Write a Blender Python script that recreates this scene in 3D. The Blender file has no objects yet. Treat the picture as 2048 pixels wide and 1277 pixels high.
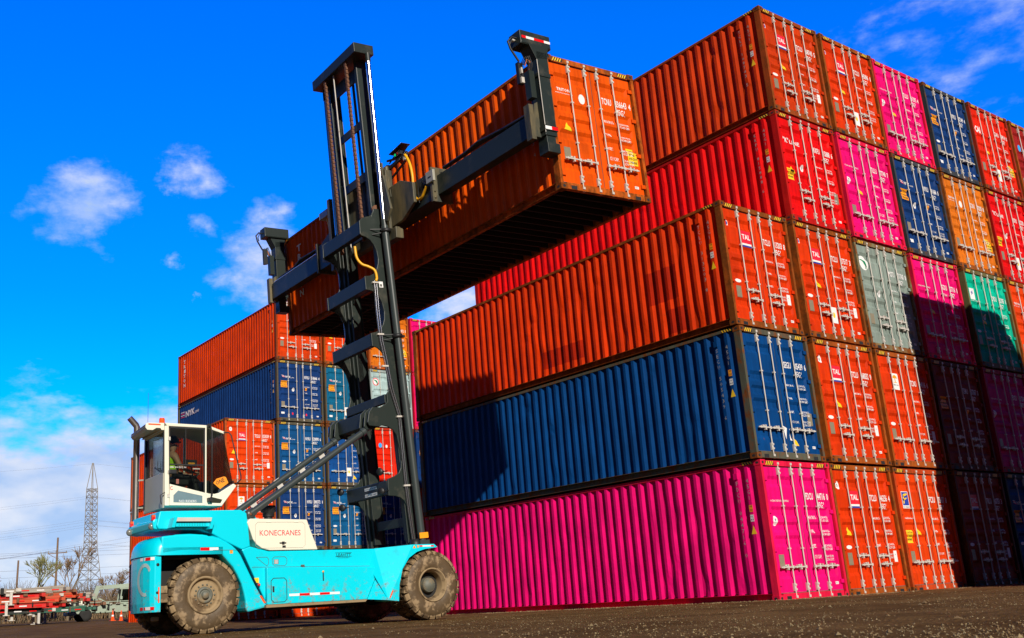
import bpy, bmesh, math, random
from mathutils import Vector, Matrix
R = math.radians
random.seed(7)
sc = bpy.context.scene

# ------------------------------------------------------------------ camera
cam = bpy.data.cameras.new('camera')
co = bpy.data.objects.new('camera', cam)
sc.collection.objects.link(co)
rx, up, fw = (Vector((0.81668, -0.57454, -0.05426)), Vector((-0.11007, -0.24736, 0.96265)), Vector((0.56650, 0.78021, 0.26525)))
mm = Matrix((rx, up, -fw)).transposed().to_4x4()
mm.translation = Vector((-18.1312, -13.2659, 0.28437))
co.matrix_world = mm
cam.sensor_width = 36.0
cam.lens = 2032.3164 / 2048 * 36.0
cam.shift_x = (1024 - 844.34) / 2048
cam.shift_y = (654.84 - 638.5) / 2048
cam.clip_start = 0.1
cam.clip_end = 6000
sc.camera = co
sc.render.resolution_x = 1024
sc.render.resolution_y = 638
sc.view_settings.view_transform = 'Standard'
sc.view_settings.look = 'None'
sc.view_settings.exposure = 0.0
sc.view_settings.gamma = 1.0

# ------------------------------------------------------------------ sun and sky
SUN = Vector((0.270, 0.856, -0.440)).normalized()      # direction the light travels
sun = bpy.data.lights.new('sun', 'SUN')
sun.energy = 5.0
sun.angle = R(0.53)
sun.color = (1.0, 0.93, 0.82)
so = bpy.data.objects.new('sun', sun)
sc.collection.objects.link(so)
so.rotation_euler = SUN.to_track_quat('-Z', 'Y').to_euler()
so.location = (-30, -40, 40)

world = bpy.data.worlds.new('World')
sc.world = world
world.use_nodes = True
wt = world.node_tree
wt.nodes.clear()
def wn(t, **k):
    n = wt.nodes.new(t)
    for a, b in k.items(): setattr(n, a, b)
    return n
wout = wn('ShaderNodeOutputWorld'); wbg = wn('ShaderNodeBackground')
sky = wn('ShaderNodeTexSky', sky_type='NISHITA')
sky.sun_disc = False
sky.sun_elevation = R(26)
tos = -SUN
sky.sun_rotation = math.atan2(tos.x, tos.y)
sky.altitude = 60; sky.air_density = 1.0; sky.dust_density = 0.3; sky.ozone_density = 2.5
hs = wn('ShaderNodeHueSaturation'); hs.inputs['Saturation'].default_value = 1.55; hs.inputs['Value'].default_value = 1.0
wt.links.new(sky.outputs[0], hs.inputs['Color'])
tint = wn('ShaderNodeMix', data_type='RGBA', blend_type='MULTIPLY')
tint.inputs['Factor'].default_value = 1.0
tint.inputs[7].default_value = (0.0, 1.56, 3.1, 1)
wt.links.new(hs.outputs[0], tint.inputs[6])
tc = wn('ShaderNodeTexCoord')
nz = wn('ShaderNodeTexNoise'); nz.inputs['Scale'].default_value = 9.0; nz.inputs['Detail'].default_value = 9.0; nz.inputs['Roughness'].default_value = 0.62
mpn = wn('ShaderNodeMapping'); mpn.inputs['Scale'].default_value = (1, 1, 2.2)
wt.links.new(tc.outputs['Generated'], mpn.inputs[0]); wt.links.new(mpn.outputs[0], nz.inputs['Vector'])
nz2 = wn('ShaderNodeTexNoise'); nz2.inputs['Scale'].default_value = 26.0; nz2.inputs['Detail'].default_value = 8.0; nz2.inputs['Roughness'].default_value = 0.6
wt.links.new(mpn.outputs[0], nz2.inputs['Vector'])
def wmath(op, a, b=None, c=None, clamp=False):
    n = wn('ShaderNodeMath', operation=op); n.use_clamp = clamp
    for i, v in enumerate((a, b, c)):
        if v is None: continue
        if isinstance(v, (int, float)): n.inputs[i].default_value = v
        else: wt.links.new(v, n.inputs[i])
    return n.outputs[0]
sepw = wn('ShaderNodeSeparateXYZ'); wt.links.new(tc.outputs['Generated'], sepw.inputs[0])
cover = None
wz = wn('ShaderNodeTexNoise'); wz.inputs['Scale'].default_value = 11.0; wz.inputs['Detail'].default_value = 7.0; wz.inputs['Roughness'].default_value = .62
wt.links.new(tc.outputs['Generated'], wz.inputs['Vector'])
wsub = wn('ShaderNodeVectorMath', operation='SUBTRACT'); wt.links.new(wz.outputs['Color'], wsub.inputs[0]); wsub.inputs[1].default_value = (.5, .5, .5)
wadd = wn('ShaderNodeVectorMath', operation='MULTIPLY_ADD'); wt.links.new(wsub.outputs[0], wadd.inputs[0]); wadd.inputs[1].default_value = (.12, .12, .07); wt.links.new(tc.outputs['Generated'], wadd.inputs[2])
# single clouds of the day: direction, radius, density
CL = [((0.274, 0.883, 0.381), 0.050, 1.0), ((0.288, 0.888, 0.362), 0.034, 0.95), ((0.262, 0.886, 0.371), 0.030, .8),
      ((0.355, 0.842, 0.407), 0.032, .82), ((0.348, 0.853, 0.395), 0.018, .7), ((0.425, 0.842, 0.332), 0.050, .95), ((0.44, 0.84, 0.31), 0.045, .95),
      ((0.425, 0.825, 0.372), 0.030, .75), ((0.344, 0.909, 0.238), 0.014, .7), ((0.348, 0.878, 0.329), 0.014, .75), ((0.381, 0.877, 0.292), 0.008, .6),
      ((0.226, 0.903, 0.365), 0.020, .55), ((0.374, 0.851, 0.362), 0.020, .65), ((0.597, 0.748, 0.289), 0.06, 1.0), ((0.84, 0.33, 0.45), 0.12, .50), ((0.81, 0.37, 0.46), 0.08, .42), ((0.87, 0.27, 0.42), 0.09, .48), ((0.80, 0.41, .43), .06, .42)]
for d, r, k in CL:
    vd = wn('ShaderNodeVectorMath', operation='DISTANCE')
    wt.links.new(wadd.outputs[0], vd.inputs[0]); vd.inputs[1].default_value = Vector(d).normalized()
    # soft blob: k at the centre falling to 0 at radius 1.7 r
    m = wmath('MULTIPLY_ADD', vd.outputs['Value'], -1.0 / (1.22 * r) * k, k, clamp=True)
    cover = m if cover is None else wmath('MAXIMUM', cover, m)
n_c = wmath('MULTIPLY_ADD', nz.outputs['Fac'], 1.7, -0.85)
n_c2 = wmath('MULTIPLY_ADD', nz2.outputs['Fac'], 1.1, -0.55)
n_s = wmath('ADD', n_c, n_c2)
puff = wmath('ADD', cover, wmath('MULTIPLY', n_s, 0.80))
gate = wmath('MULTIPLY', cover, 6.0, clamp=True)
puffm = wn('ShaderNodeMapRange', interpolation_type='SMOOTHSTEP'); puffm.inputs[1].default_value = 0.22; puffm.inputs[2].default_value = 1.05
wt.links.new(puff, puffm.inputs[0])
pm = wmath('MULTIPLY', puffm.outputs[0], gate)
# bank of cloud low over the horizon
bank = wn('ShaderNodeMapRange', interpolation_type='SMOOTHSTEP')
bank.inputs[1].default_value = 0.215; bank.inputs[2].default_value = 0.150
bz = wmath('ADD', sepw.outputs['Z'], wmath('MULTIPLY', n_s, -0.085))
wt.links.new(bz, bank.inputs[0])
cl = wmath('MAXIMUM', pm, wmath('MULTIPLY', bank.outputs[0], 0.97))
# cloud colour: sunlit cream to lavender blue
cn = wn('ShaderNodeTexNoise'); cn.inputs['Scale'].default_value = 13.0; cn.inputs['Detail'].default_value = 5.0
wt.links.new(mpn.outputs[0], cn.inputs['Vector'])
cr = wn('ShaderNodeMapRange'); cr.inputs[1].default_value = 0.38; cr.inputs[2].default_value = 0.68
wt.links.new(cn.outputs['Fac'], cr.inputs[0])
cmix = wn('ShaderNodeMix', data_type='RGBA')
cmix.inputs[6].default_value = (4.3, 5.9, 8.8, 1); cmix.inputs[7].default_value = (8.0, 8.3, 9.2, 1)
wt.links.new(cr.outputs[0], cmix.inputs[0])
fin = wn('ShaderNodeMix', data_type='RGBA')
wt.links.new(cl, fin.inputs[0]); wt.links.new(tint.outputs[2], fin.inputs[6]); wt.links.new(cmix.outputs[2], fin.inputs[7])
# sky dimmed outside the view, sun side too, to weaken the fill light
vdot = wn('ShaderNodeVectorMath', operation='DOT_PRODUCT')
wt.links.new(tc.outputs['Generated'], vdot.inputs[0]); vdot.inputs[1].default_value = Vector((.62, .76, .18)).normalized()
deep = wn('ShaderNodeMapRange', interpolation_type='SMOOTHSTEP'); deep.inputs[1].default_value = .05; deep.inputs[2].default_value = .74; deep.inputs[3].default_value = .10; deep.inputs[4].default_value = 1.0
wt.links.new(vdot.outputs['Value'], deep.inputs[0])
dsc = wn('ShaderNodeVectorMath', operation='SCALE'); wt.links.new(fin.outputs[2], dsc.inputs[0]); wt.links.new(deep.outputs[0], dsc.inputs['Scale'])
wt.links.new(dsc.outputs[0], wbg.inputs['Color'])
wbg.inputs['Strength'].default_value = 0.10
wt.links.new(wbg.outputs[0], wout.inputs[0])

# ------------------------------------------------------------------ materials
MATS = {}
def newmat(name):
    m = bpy.data.materials.new(name); m.use_nodes = True
    nt = m.node_tree; b = nt.nodes['Principled BSDF']
    MATS[name] = m
    return m, nt, b
def flat(name, col, rough=0.5, metal=0.0, noise=0.15, scale=6.0, spec=None, bump=0.0, bscale=40.0, dirt=None, dscale=3.0, dlo=.55, dhi=.7, stretch=None):
    m, nt, b = newmat(name)
    t = nt.nodes.new('ShaderNodeTexCoord')
    n = nt.nodes.new('ShaderNodeTexNoise'); n.inputs['Scale'].default_value = scale; n.inputs['Detail'].default_value = 6
    nt.links.new(t.outputs['Object'], n.inputs['Vector'])
    mx = nt.nodes.new('ShaderNodeMix'); mx.data_type = 'RGBA'
    mx.inputs[6].default_value = (*[c * (1 - noise) for c in col], 1); mx.inputs[7].default_value = (*[min(1, c * (1 + noise)) for c in col], 1)
    nt.links.new(n.outputs['Fac'], mx.inputs[0])
    out = mx.outputs[2]
    if dirt:
        n2 = nt.nodes.new('ShaderNodeTexNoise'); n2.inputs['Scale'].default_value = dscale; n2.inputs['Detail'].default_value = 8; n2.inputs['Roughness'].default_value = .65
        if stretch:
            mp_ = nt.nodes.new('ShaderNodeMapping'); mp_.inputs['Scale'].default_value = stretch
            nt.links.new(t.outputs['Object'], mp_.inputs[0]); nt.links.new(mp_.outputs[0], n2.inputs['Vector'])
        else: nt.links.new(t.outputs['Object'], n2.inputs['Vector'])
        mr = nt.nodes.new('ShaderNodeMapRange'); mr.inputs[1].default_value = dlo; mr.inputs[2].default_value = dhi
        nt.links.new(n2.outputs['Fac'], mr.inputs[0])
        m2 = nt.nodes.new('ShaderNodeMix'); m2.data_type = 'RGBA'; m2.inputs[7].default_value = (*dirt, 1)
        nt.links.new(mr.outputs[0], m2.inputs[0]); nt.links.new(out, m2.inputs[6]); out = m2.outputs[2]
    nt.links.new(out, b.inputs['Base Color'])
    b.inputs['Roughness'].default_value = rough; b.inputs['Metallic'].default_value = metal
    if spec is not None: b.inputs['Specular IOR Level'].default_value = spec
    if bump:
        n3 = nt.nodes.new('ShaderNodeTexNoise'); n3.inputs['Scale'].default_value = bscale; n3.inputs['Detail'].default_value = 6
        nt.links.new(t.outputs['Object'], n3.inputs['Vector'])
        bp = nt.nodes.new('ShaderNodeBump'); bp.inputs['Strength'].default_value = bump; bp.inputs['Distance'].default_value = .02
        nt.links.new(n3.outputs['Fac'], bp.inputs['Height']); nt.links.new(bp.outputs[0], b.inputs['Normal'])
    return m

def container_paint():
    """paint takes its hue from the object's own colour; the alpha says how rusty"""
    m, nt, b = newmat('container_paint')
    N = nt.nodes.new; L = nt.links.new
    oi = N('ShaderNodeObjectInfo'); t = N('ShaderNodeTexCoord')
    off = N('ShaderNodeVectorMath'); off.operation = 'MULTIPLY_ADD'
    L(t.outputs['Object'], off.inputs[0]); off.inputs[1].default_value = (1, 1, 1)
    cmb = N('ShaderNodeCombineXYZ'); ml = N('ShaderNodeMath'); ml.operation = 'MULTIPLY'; ml.inputs[1].default_value = 50
    L(oi.outputs['Random'], ml.inputs[0]); L(ml.outputs[0], cmb.inputs[0]); L(ml.outputs[0], cmb.inputs[1]); L(ml.outputs[0], cmb.inputs[2]); L(cmb.outputs[0], off.inputs[2])
    def noise(sc_, det, stretch=(1, 1, 1), rough=.6):
        mp_ = N('ShaderNodeMapping'); mp_.inputs['Scale'].default_value = stretch; L(off.outputs[0], mp_.inputs[0])
        n = N('ShaderNodeTexNoise'); n.inputs['Scale'].default_value = sc_; n.inputs['Detail'].default_value = det; n.inputs['Roughness'].default_value = rough
        L(mp_.outputs[0], n.inputs['Vector']); return n.outputs['Fac']
    def rng(v, a, b_, c, d):
        r = N('ShaderNodeMapRange'); r.inputs[1].default_value = a; r.inputs[2].default_value = b_; r.inputs[3].default_value = c; r.inputs[4].default_value = d
        L(v, r.inputs[0]); return r.outputs[0]
    big = rng(noise(1.3, 5), .3, .7, .76, 1.10)
    streak = rng(noise(5.0, 6, (2.5, 2.5, .18)), .35, .75, 1.06, .70)
    mu = N('ShaderNodeMath'); mu.operation = 'MULTIPLY'; L(big, mu.inputs[0]); L(streak, mu.inputs[1])
    sc1 = N('ShaderNodeVectorMath'); sc1.operation = 'SCALE'; L(oi.outputs['Color'], sc1.inputs[0]); L(mu.outputs[0], sc1.inputs['Scale'])
    # scuffs and faded spots
    sf = rng(noise(11, 8, (1, 1, .5), .7), .68, .80, 0, .35)
    m0 = N('ShaderNodeMix'); m0.data_type = 'RGBA'; L(sf, m0.inputs[0]); L(sc1.outputs[0], m0.inputs[6]); m0.inputs[7].default_value = (.20, .13, .10, 1)
    # rust where the alpha allows it
    rn = noise(5.0, 9, (1, 1, .6), .72)
    thr = N('ShaderNodeMath'); thr.operation = 'MULTIPLY_ADD'; L(oi.outputs['Alpha'], thr.inputs[0]); thr.inputs[1].default_value = .75; L(rn, thr.inputs[2])
    run = rng(noise(8.0, 5, (1.6, 1.6, .10), .55), .66, .78, 0, .10)
    ad2 = N('ShaderNodeMath'); ad2.operation = 'ADD'; L(thr.outputs[0], ad2.inputs[0]); L(run, ad2.inputs[1])
    rm = rng(ad2.outputs[0], .80, .95, 0, 1)
    rc = N('ShaderNodeMix'); rc.data_type = 'RGBA'; rc.inputs[6].default_value = (.10, .022, .004, 1); rc.inputs[7].default_value = (.26, .075, .012, 1)
    L(noise(16, 6), rc.inputs[0])
    m1 = N('ShaderNodeMix'); m1.data_type = 'RGBA'; L(rm, m1.inputs[0]); L(m0.outputs[2], m1.inputs[6]); L(rc.outputs[2], m1.inputs[7])
    L(m1.outputs[2], b.inputs['Base Color'])
    L(rng(rm, 0, 1, .62, .9), b.inputs['Roughness'])
    b.inputs['Specular IOR Level'].default_value = .10
    bp = N('ShaderNodeBump'); bp.inputs['Strength'].default_value = .38; bp.inputs['Distance'].default_value = .04
    L(noise(2.2, 3, (1, 1, 1)), bp.inputs['Height']); L(bp.outputs[0], b.inputs['Normal'])
    return m
PAINT = container_paint()
PATCH = PAINT.copy(); PATCH.name = 'repaired_container_paint'
_b = PATCH.node_tree.nodes['Principled BSDF']; _s = _b.inputs['Base Color'].links[0].from_socket
_m = PATCH.node_tree.nodes.new('ShaderNodeMix'); _m.data_type = 'RGBA'; _m.blend_type = 'MULTIPLY'; _m.inputs[0].default_value = 1; _m.inputs[7].default_value = (.62, .42, .75, 1)
PATCH.node_tree.links.new(_s, _m.inputs[6]); PATCH.node_tree.links.new(_m.outputs[2], _b.inputs['Base Color'])
def simple_objcolor():
    m, nt, b = newmat('sticker_colour')
    oi = nt.nodes.new('ShaderNodeObjectInfo'); nt.links.new(oi.outputs['Color'], b.inputs['Base Color'])
    b.inputs['Roughness'].default_value = .6
    return m
OBJC = simple_objcolor()
BLACK = flat('black_paint', (.012, .012, .012), .7, noise=.2)
GASKET = flat('door_gasket_rubber', (.085, .085, .07), .8, noise=.35, scale=9)
YEL = flat('yellow_hazard_paint', (.85, .50, .01), .6, noise=.12)
GALV = flat('galvanised_bar', (.56, .52, .46), .5, noise=.16, scale=9, dirt=(.25, .11, .04), dscale=7, dlo=.60, dhi=.72)
WHITE = flat('white_lettering', (.82, .80, .78), .6, noise=.08)
FADEW = flat('faded_lettering', (.42, .40, .38), .7, noise=.3, scale=8)
WOOD = flat('container_floor', (.008, .006, .005), .9, noise=.3)
S_RED = flat('sticker_red', (.80, .012, .035), .5, noise=.05)
S_BLUE = flat('sticker_blue', (.02, .05, .36), .5, noise=.05)
S_SKY = flat('sticker_light_blue', (.02, .38, .85), .5, noise=.05)
S_YEL = flat('sticker_yellow', (.92, .58, .01), .5, noise=.08)
S_AMB = flat('sticker_amber', (.90, .33, .005), .5, noise=.05)
S_GRN = flat('sticker_green', (.0, .22, .08), .5, noise=.05)
PLATE = flat('consent_plate', (.24, .20, .13), .5, noise=.25, scale=20)
CYAN = flat('turquoise_paint', (.0, .66, .80), .30, noise=.05, scale=1.2, spec=.5, dirt=(.02, .36, .40), dscale=2.4, dlo=.60, dhi=.85)
def muddy(m, zt, col=(.20, .135, .07)):
    """thrown-up mud: specks and smears that thin out with height above the wheels"""
    nt = m.node_tree; N = nt.nodes.new; L = nt.links.new; b = nt.nodes['Principled BSDF']
    src = b.inputs['Base Color'].links[0].from_socket
    g = N('ShaderNodeNewGeometry'); sp = N('ShaderNodeSeparateXYZ'); L(g.outputs['Position'], sp.inputs[0])
    mr = N('ShaderNodeMapRange'); mr.inputs[1].default_value = .35; mr.inputs[2].default_value = zt; mr.inputs[3].default_value = .17; mr.inputs[4].default_value = -.06; L(sp.outputs['Z'], mr.inputs[0])
    n1 = N('ShaderNodeTexNoise'); n1.inputs['Scale'].default_value = 7; n1.inputs['Detail'].default_value = 10; n1.inputs['Roughness'].default_value = .78; L(g.outputs['Position'], n1.inputs['Vector'])
    ad = N('ShaderNodeMath'); ad.operation = 'ADD'; L(n1.outputs['Fac'], ad.inputs[0]); L(mr.outputs[0], ad.inputs[1])
    m2 = N('ShaderNodeMapRange'); m2.inputs[1].default_value = .64; m2.inputs[2].default_value = .76; m2.inputs[4].default_value = .8; L(ad.outputs[0], m2.inputs[0])
    mx = N('ShaderNodeMix'); mx.data_type = 'RGBA'; mx.inputs[7].default_value = (*col, 1); L(m2.outputs[0], mx.inputs[0]); L(src, mx.inputs[6]); L(mx.outputs[2], b.inputs['Base Color'])
    r2 = N('ShaderNodeMapRange'); r2.inputs[3].default_value = b.inputs['Roughness'].default_value; r2.inputs[4].default_value = .9; L(m2.outputs[0], r2.inputs[0]); L(r2.outputs[0], b.inputs['Roughness'])
muddy(CYAN, 1.9)
STEEL = flat('dark_green_grey_steel', (.017, .025, .021), .45, noise=.14, scale=2.2, spec=.35, dirt=(.075, .07, .052), dscale=2.5, dlo=.55, dhi=.8)
STEEL2 = flat('inner_mast_steel', (.040, .044, .032), .55, noise=.25, scale=4, dirt=(.17, .13, .06), dscale=1.6, dlo=.42, dhi=.66, stretch=(2, 2, .5))
CYLP = flat('cylinder_grey_paint', (.038, .048, .046), .36, noise=.1, scale=3)
CHROME = flat('chrome_rod', (.80, .78, .80), .24, metal=1.0, noise=.03)
RUSTC = flat('rusty_chain', (.15, .062, .028), .75, noise=.5, scale=14)
DARK = flat('black_plastic', (.012, .012, .013), .5, noise=.2)
RUB = flat('black_rubber', (.014, .013, .012), .8, noise=.2)
CREAM = flat('cream_white_paint', (.80, .77, .62), .38, noise=.03, scale=2)
CABG = flat('cab_rear_grey', (.36, .35, .29), .35, noise=.10, scale=3)
MUD = flat('dried_mud', (.30, .205, .105), .9, noise=.2, scale=5, dirt=(.088, .054, .024), dscale=3.4, dlo=.46, dhi=.53, bump=.5, bscale=14)
MUDW = flat('wet_mud_tyre', (.092, .058, .026), .62, noise=.25, scale=5, dirt=(.30, .205, .11), dscale=4.2, dlo=.50, dhi=.60, bump=.5, bscale=12)
TANM = flat('mud_rim', (.30, .21, .11), .85, noise=.15, scale=4, dirt=(.12, .075, .035), dscale=3, dlo=.52, dhi=.62)
HUBG = flat('hub_grey', (.12, .125, .10), .6, noise=.25, scale=8, dirt=(.24, .17, .09), dscale=5, dlo=.5, dhi=.65)
ORANGEP = flat('orange_plastic', (.90, .10, .01), .4, noise=.05)
TAILR = flat('red_reflector', (.80, .005, .005), .3, noise=.05)
WREF = flat('white_reflector', (.85, .84, .82), .3, noise=.05)
YHOSE = flat('yellow_hose_plastic', (.88, .42, .005), .45, noise=.1)
def glass(name, col, tr):
    m, nt, b = newmat(name)
    nt.nodes.remove(b)
    o = nt.nodes['Material Output']
    T = nt.nodes.new('ShaderNodeBsdfTransparent'); T.inputs[0].default_value = (*col, 1)
    G = nt.nodes.new('ShaderNodeBsdfGlossy'); G.inputs['Roughness'].default_value = .03; G.inputs['Color'].default_value = (.9, .9, .9, 1)
    F = nt.nodes.new('ShaderNodeFresnel'); F.inputs['IOR'].default_value = 1.45
    mr = nt.nodes.new('ShaderNodeMath'); mr.operation = 'MULTIPLY'; mr.inputs[1].default_value = tr
    nt.links.new(F.outputs[0], mr.inputs[0])
    X = nt.nodes.new('ShaderNodeMixShader')
    nt.links.new(mr.outputs[0], X.inputs[0]); nt.links.new(T.outputs[0], X.inputs[1]); nt.links.new(G.outputs[0], X.inputs[2]); nt.links.new(X.outputs[0], o.inputs['Surface'])
    return m
GLASS = glass('tinted_cab_glass', (.72, .76, .72), .8)
GLASSD = glass('dark_cab_glass', (.16, .19, .17), .5)

# ------------------------------------------------------------------ mesh helpers
class MB:
    def __init__(s): s.v = []; s.f = []; s.m = []; s.sm = []
    def add(s, vs, fs, mat=0, smooth=False):
        o = len(s.v); s.v += [tuple(p) for p in vs]
        for f in fs: s.f.append([o + i for i in f]); s.m.append(mat); s.sm.append(smooth)
    def box(s, x0, x1, y0, y1, z0, z1, mat=0):
        vs = [(x0, y0, z0), (x1, y0, z0), (x1, y1, z0), (x0, y1, z0), (x0, y0, z1), (x1, y0, z1), (x1, y1, z1), (x0, y1, z1)]
        s.add(vs, [(0, 3, 2, 1), (4, 5, 6, 7), (0, 1, 5, 4), (1, 2, 6, 5), (2, 3, 7, 6), (3, 0, 4, 7)], mat)
    def prism(s, pts, a, b, axis=1, mat=0):
        """outline in the other two axes, extruded a..b along axis"""
        def P(p, t):
            l = [p[0], p[1]]; l.insert(axis, t); return tuple(l)
        n = len(pts)
        ar = sum(pts[i][0] * pts[(i + 1) % n][1] - pts[(i + 1) % n][0] * pts[i][1] for i in range(n))
        if (ar < 0) != (axis == 1): pts = pts[::-1]
        vs = [P(p, a) for p in pts] + [P(p, b) for p in pts]
        s.add(vs, [tuple(range(n))[::-1], tuple(range(n, 2 * n))] + [(i, (i + 1) % n, n + (i + 1) % n, n + i) for i in range(n)], mat)
    def hexa(s, q0, q1, mat=0):
        """two quads joined"""
        s.add(list(q0) + list(q1), [(0, 1, 2, 3), (7, 6, 5, 4)] + [(i, 4 + i, 4 + (i + 1) % 4, (i + 1) % 4) for i in range(4)], mat)
    def bar(s, p, q, w, h, mat=0, up=(0, 0, 1)):
        p = Vector(p); q = Vector(q); d = (q - p).normalized(); u = Vector(up)
        a = d.cross(u)
        if a.length < 1e-4: a = d.cross(Vector((1, 0, 0)))
        a.normalize(); c = a.cross(d).normalized(); a = a * w / 2; c = c * h / 2
        s.hexa([p - a - c, p + a - c, p + a + c, p - a + c], [q - a - c, q + a - c, q + a + c, q - a + c], mat)
    def tube(s, pts, r, n=10, mat=0, cap=True, smooth=True):
        pts = [Vector(p) for p in pts]; rr = r if isinstance(r, (list, tuple)) else [r] * len(pts)
        rings = []; pa = None
        for i, p in enumerate(pts):
            d = (pts[min(i + 1, len(pts) - 1)] - pts[max(i - 1, 0)]).normalized()
            if pa is None:
                pa = d.cross(Vector((0, 0, 1)))
                if pa.length < .05: pa = d.cross(Vector((1, 0, 0)))
            a = (pa - d * pa.dot(d)).normalized(); pa = a; c = d.cross(a)
            rings.append([p + (a * math.cos(6.28318 * k / n) + c * math.sin(6.28318 * k / n)) * rr[i] for k in range(n)])
        vs = [v for r_ in rings for v in r_]; fs = []
        for i in range(len(pts) - 1):
            for k in range(n):
                fs.append((i * n + k, i * n + (k + 1) % n, (i + 1) * n + (k + 1) % n, (i + 1) * n + k))
        s.add(vs, fs, mat, smooth)
        if cap:
            s.add(rings[0], [tuple(range(n))[::-1]], mat); s.add(rings[-1], [tuple(range(n))], mat)
    def lathe(s, prof, n=48, axis='y', c=(0, 0, 0), mat=0, smooth=True):
        """prof: (radius, offset along axis)"""
        vs = []
        for r, y in prof:
            for k in range(n):
                a = 6.28318 * k / n
                if axis == 'y': vs.append((c[0] + r * math.cos(a), c[1] + y, c[2] + r * math.sin(a)))
                else: vs.append((c[0] + r * math.cos(a), c[1] + r * math.sin(a), c[2] + y))
        fs = []
        for i in range(len(prof) - 1):
            for k in range(n):
                f = (i * n + k, i * n + (k + 1) % n, (i + 1) * n + (k + 1) % n, (i + 1) * n + k)
                fs.append(f)
        s.add(vs, fs, mat, smooth)
    def mesh(s, name, mats, recalc=False):
        me = bpy.data.meshes.new(name); me.from_pydata(s.v, [], s.f); me.update()
        for m in mats: me.materials.append(m)
        me.polygons.foreach_set('material_index', s.m); me.polygons.foreach_set('use_smooth', s.sm)
        if recalc:
            b = bmesh.new(); b.from_mesh(me); bmesh.ops.recalc_face_normals(b, faces=b.faces); b.to_mesh(me); b.free()
        return me
def link(name, me, parent=None, color=None, bevel=0, loc=None):
    o = bpy.data.objects.new(name, me); sc.collection.objects.link(o)
    if parent: o.parent = parent
    if color: o.color = color
    if loc: o.location = loc
    if bevel:
        b = o.modifiers.new('bevel', 'BEVEL'); b.width = bevel; b.segments = 2; b.limit_method = 'ANGLE'; b.angle_limit = R(35)
    return o
def tag(o, label=None, cat=None, group=None, kind=None):
    if label: o['label'] = label
    if cat: o['category'] = cat
    if group: o['group'] = group
    if kind: o['kind'] = kind
    return o
def empty(name, mat=None, loc=None):
    o = bpy.data.objects.new(name, None); sc.collection.objects.link(o); o.empty_display_size = .2
    if mat is not None: o.matrix_world = mat
    if loc is not None: o.location = loc
    return o

# text as flat mesh, cached (verts in x right / y up, height 1 = capital height)
TXT = {}
def text_geo(s, res=1, bold=0.0):
    key = (s, res, bold)
    if key in TXT: return TXT[key]
    cu = bpy.data.curves.new('t', 'FONT'); cu.body = s; cu.resolution_u = res; cu.fill_mode = 'BOTH'; cu.size = 1.0; cu.offset = bold
    ob = bpy.data.objects.new('t', cu); sc.collection.objects.link(ob)
    dg = bpy.context.evaluated_depsgraph_get(); dg.update()
    me = ob.evaluated_get(dg).to_mesh()
    vs = [(v.co.x / .70, v.co.y / .70) for v in me.vertices]; fs = [tuple(p.vertices) for p in me.polygons]
    ob.evaluated_get(dg).to_mesh_clear(); bpy.data.objects.remove(ob); bpy.data.curves.remove(cu)
    w = max([v[0] for v in vs] + [0.01])
    TXT[key] = (vs, fs, w)
    return TXT[key]
def put_text(mb, s, org, xd, yd, h, width=None, squeeze=1.0, mat=0, bold=0.0, depth=None, res=1):
    vs, fs, w = text_geo(s, res, bold)
    sx = h * squeeze if width is None else width / w
    org = Vector(org); xd = Vector(xd); yd = Vector(yd)
    out = []
    for x, y in vs:
        p = org + xd * (x * sx) + yd * (y * h)
        if depth: p = depth(p)
        out.append(p)
    mb.add(out, fs, mat)
    return w * sx

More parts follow.
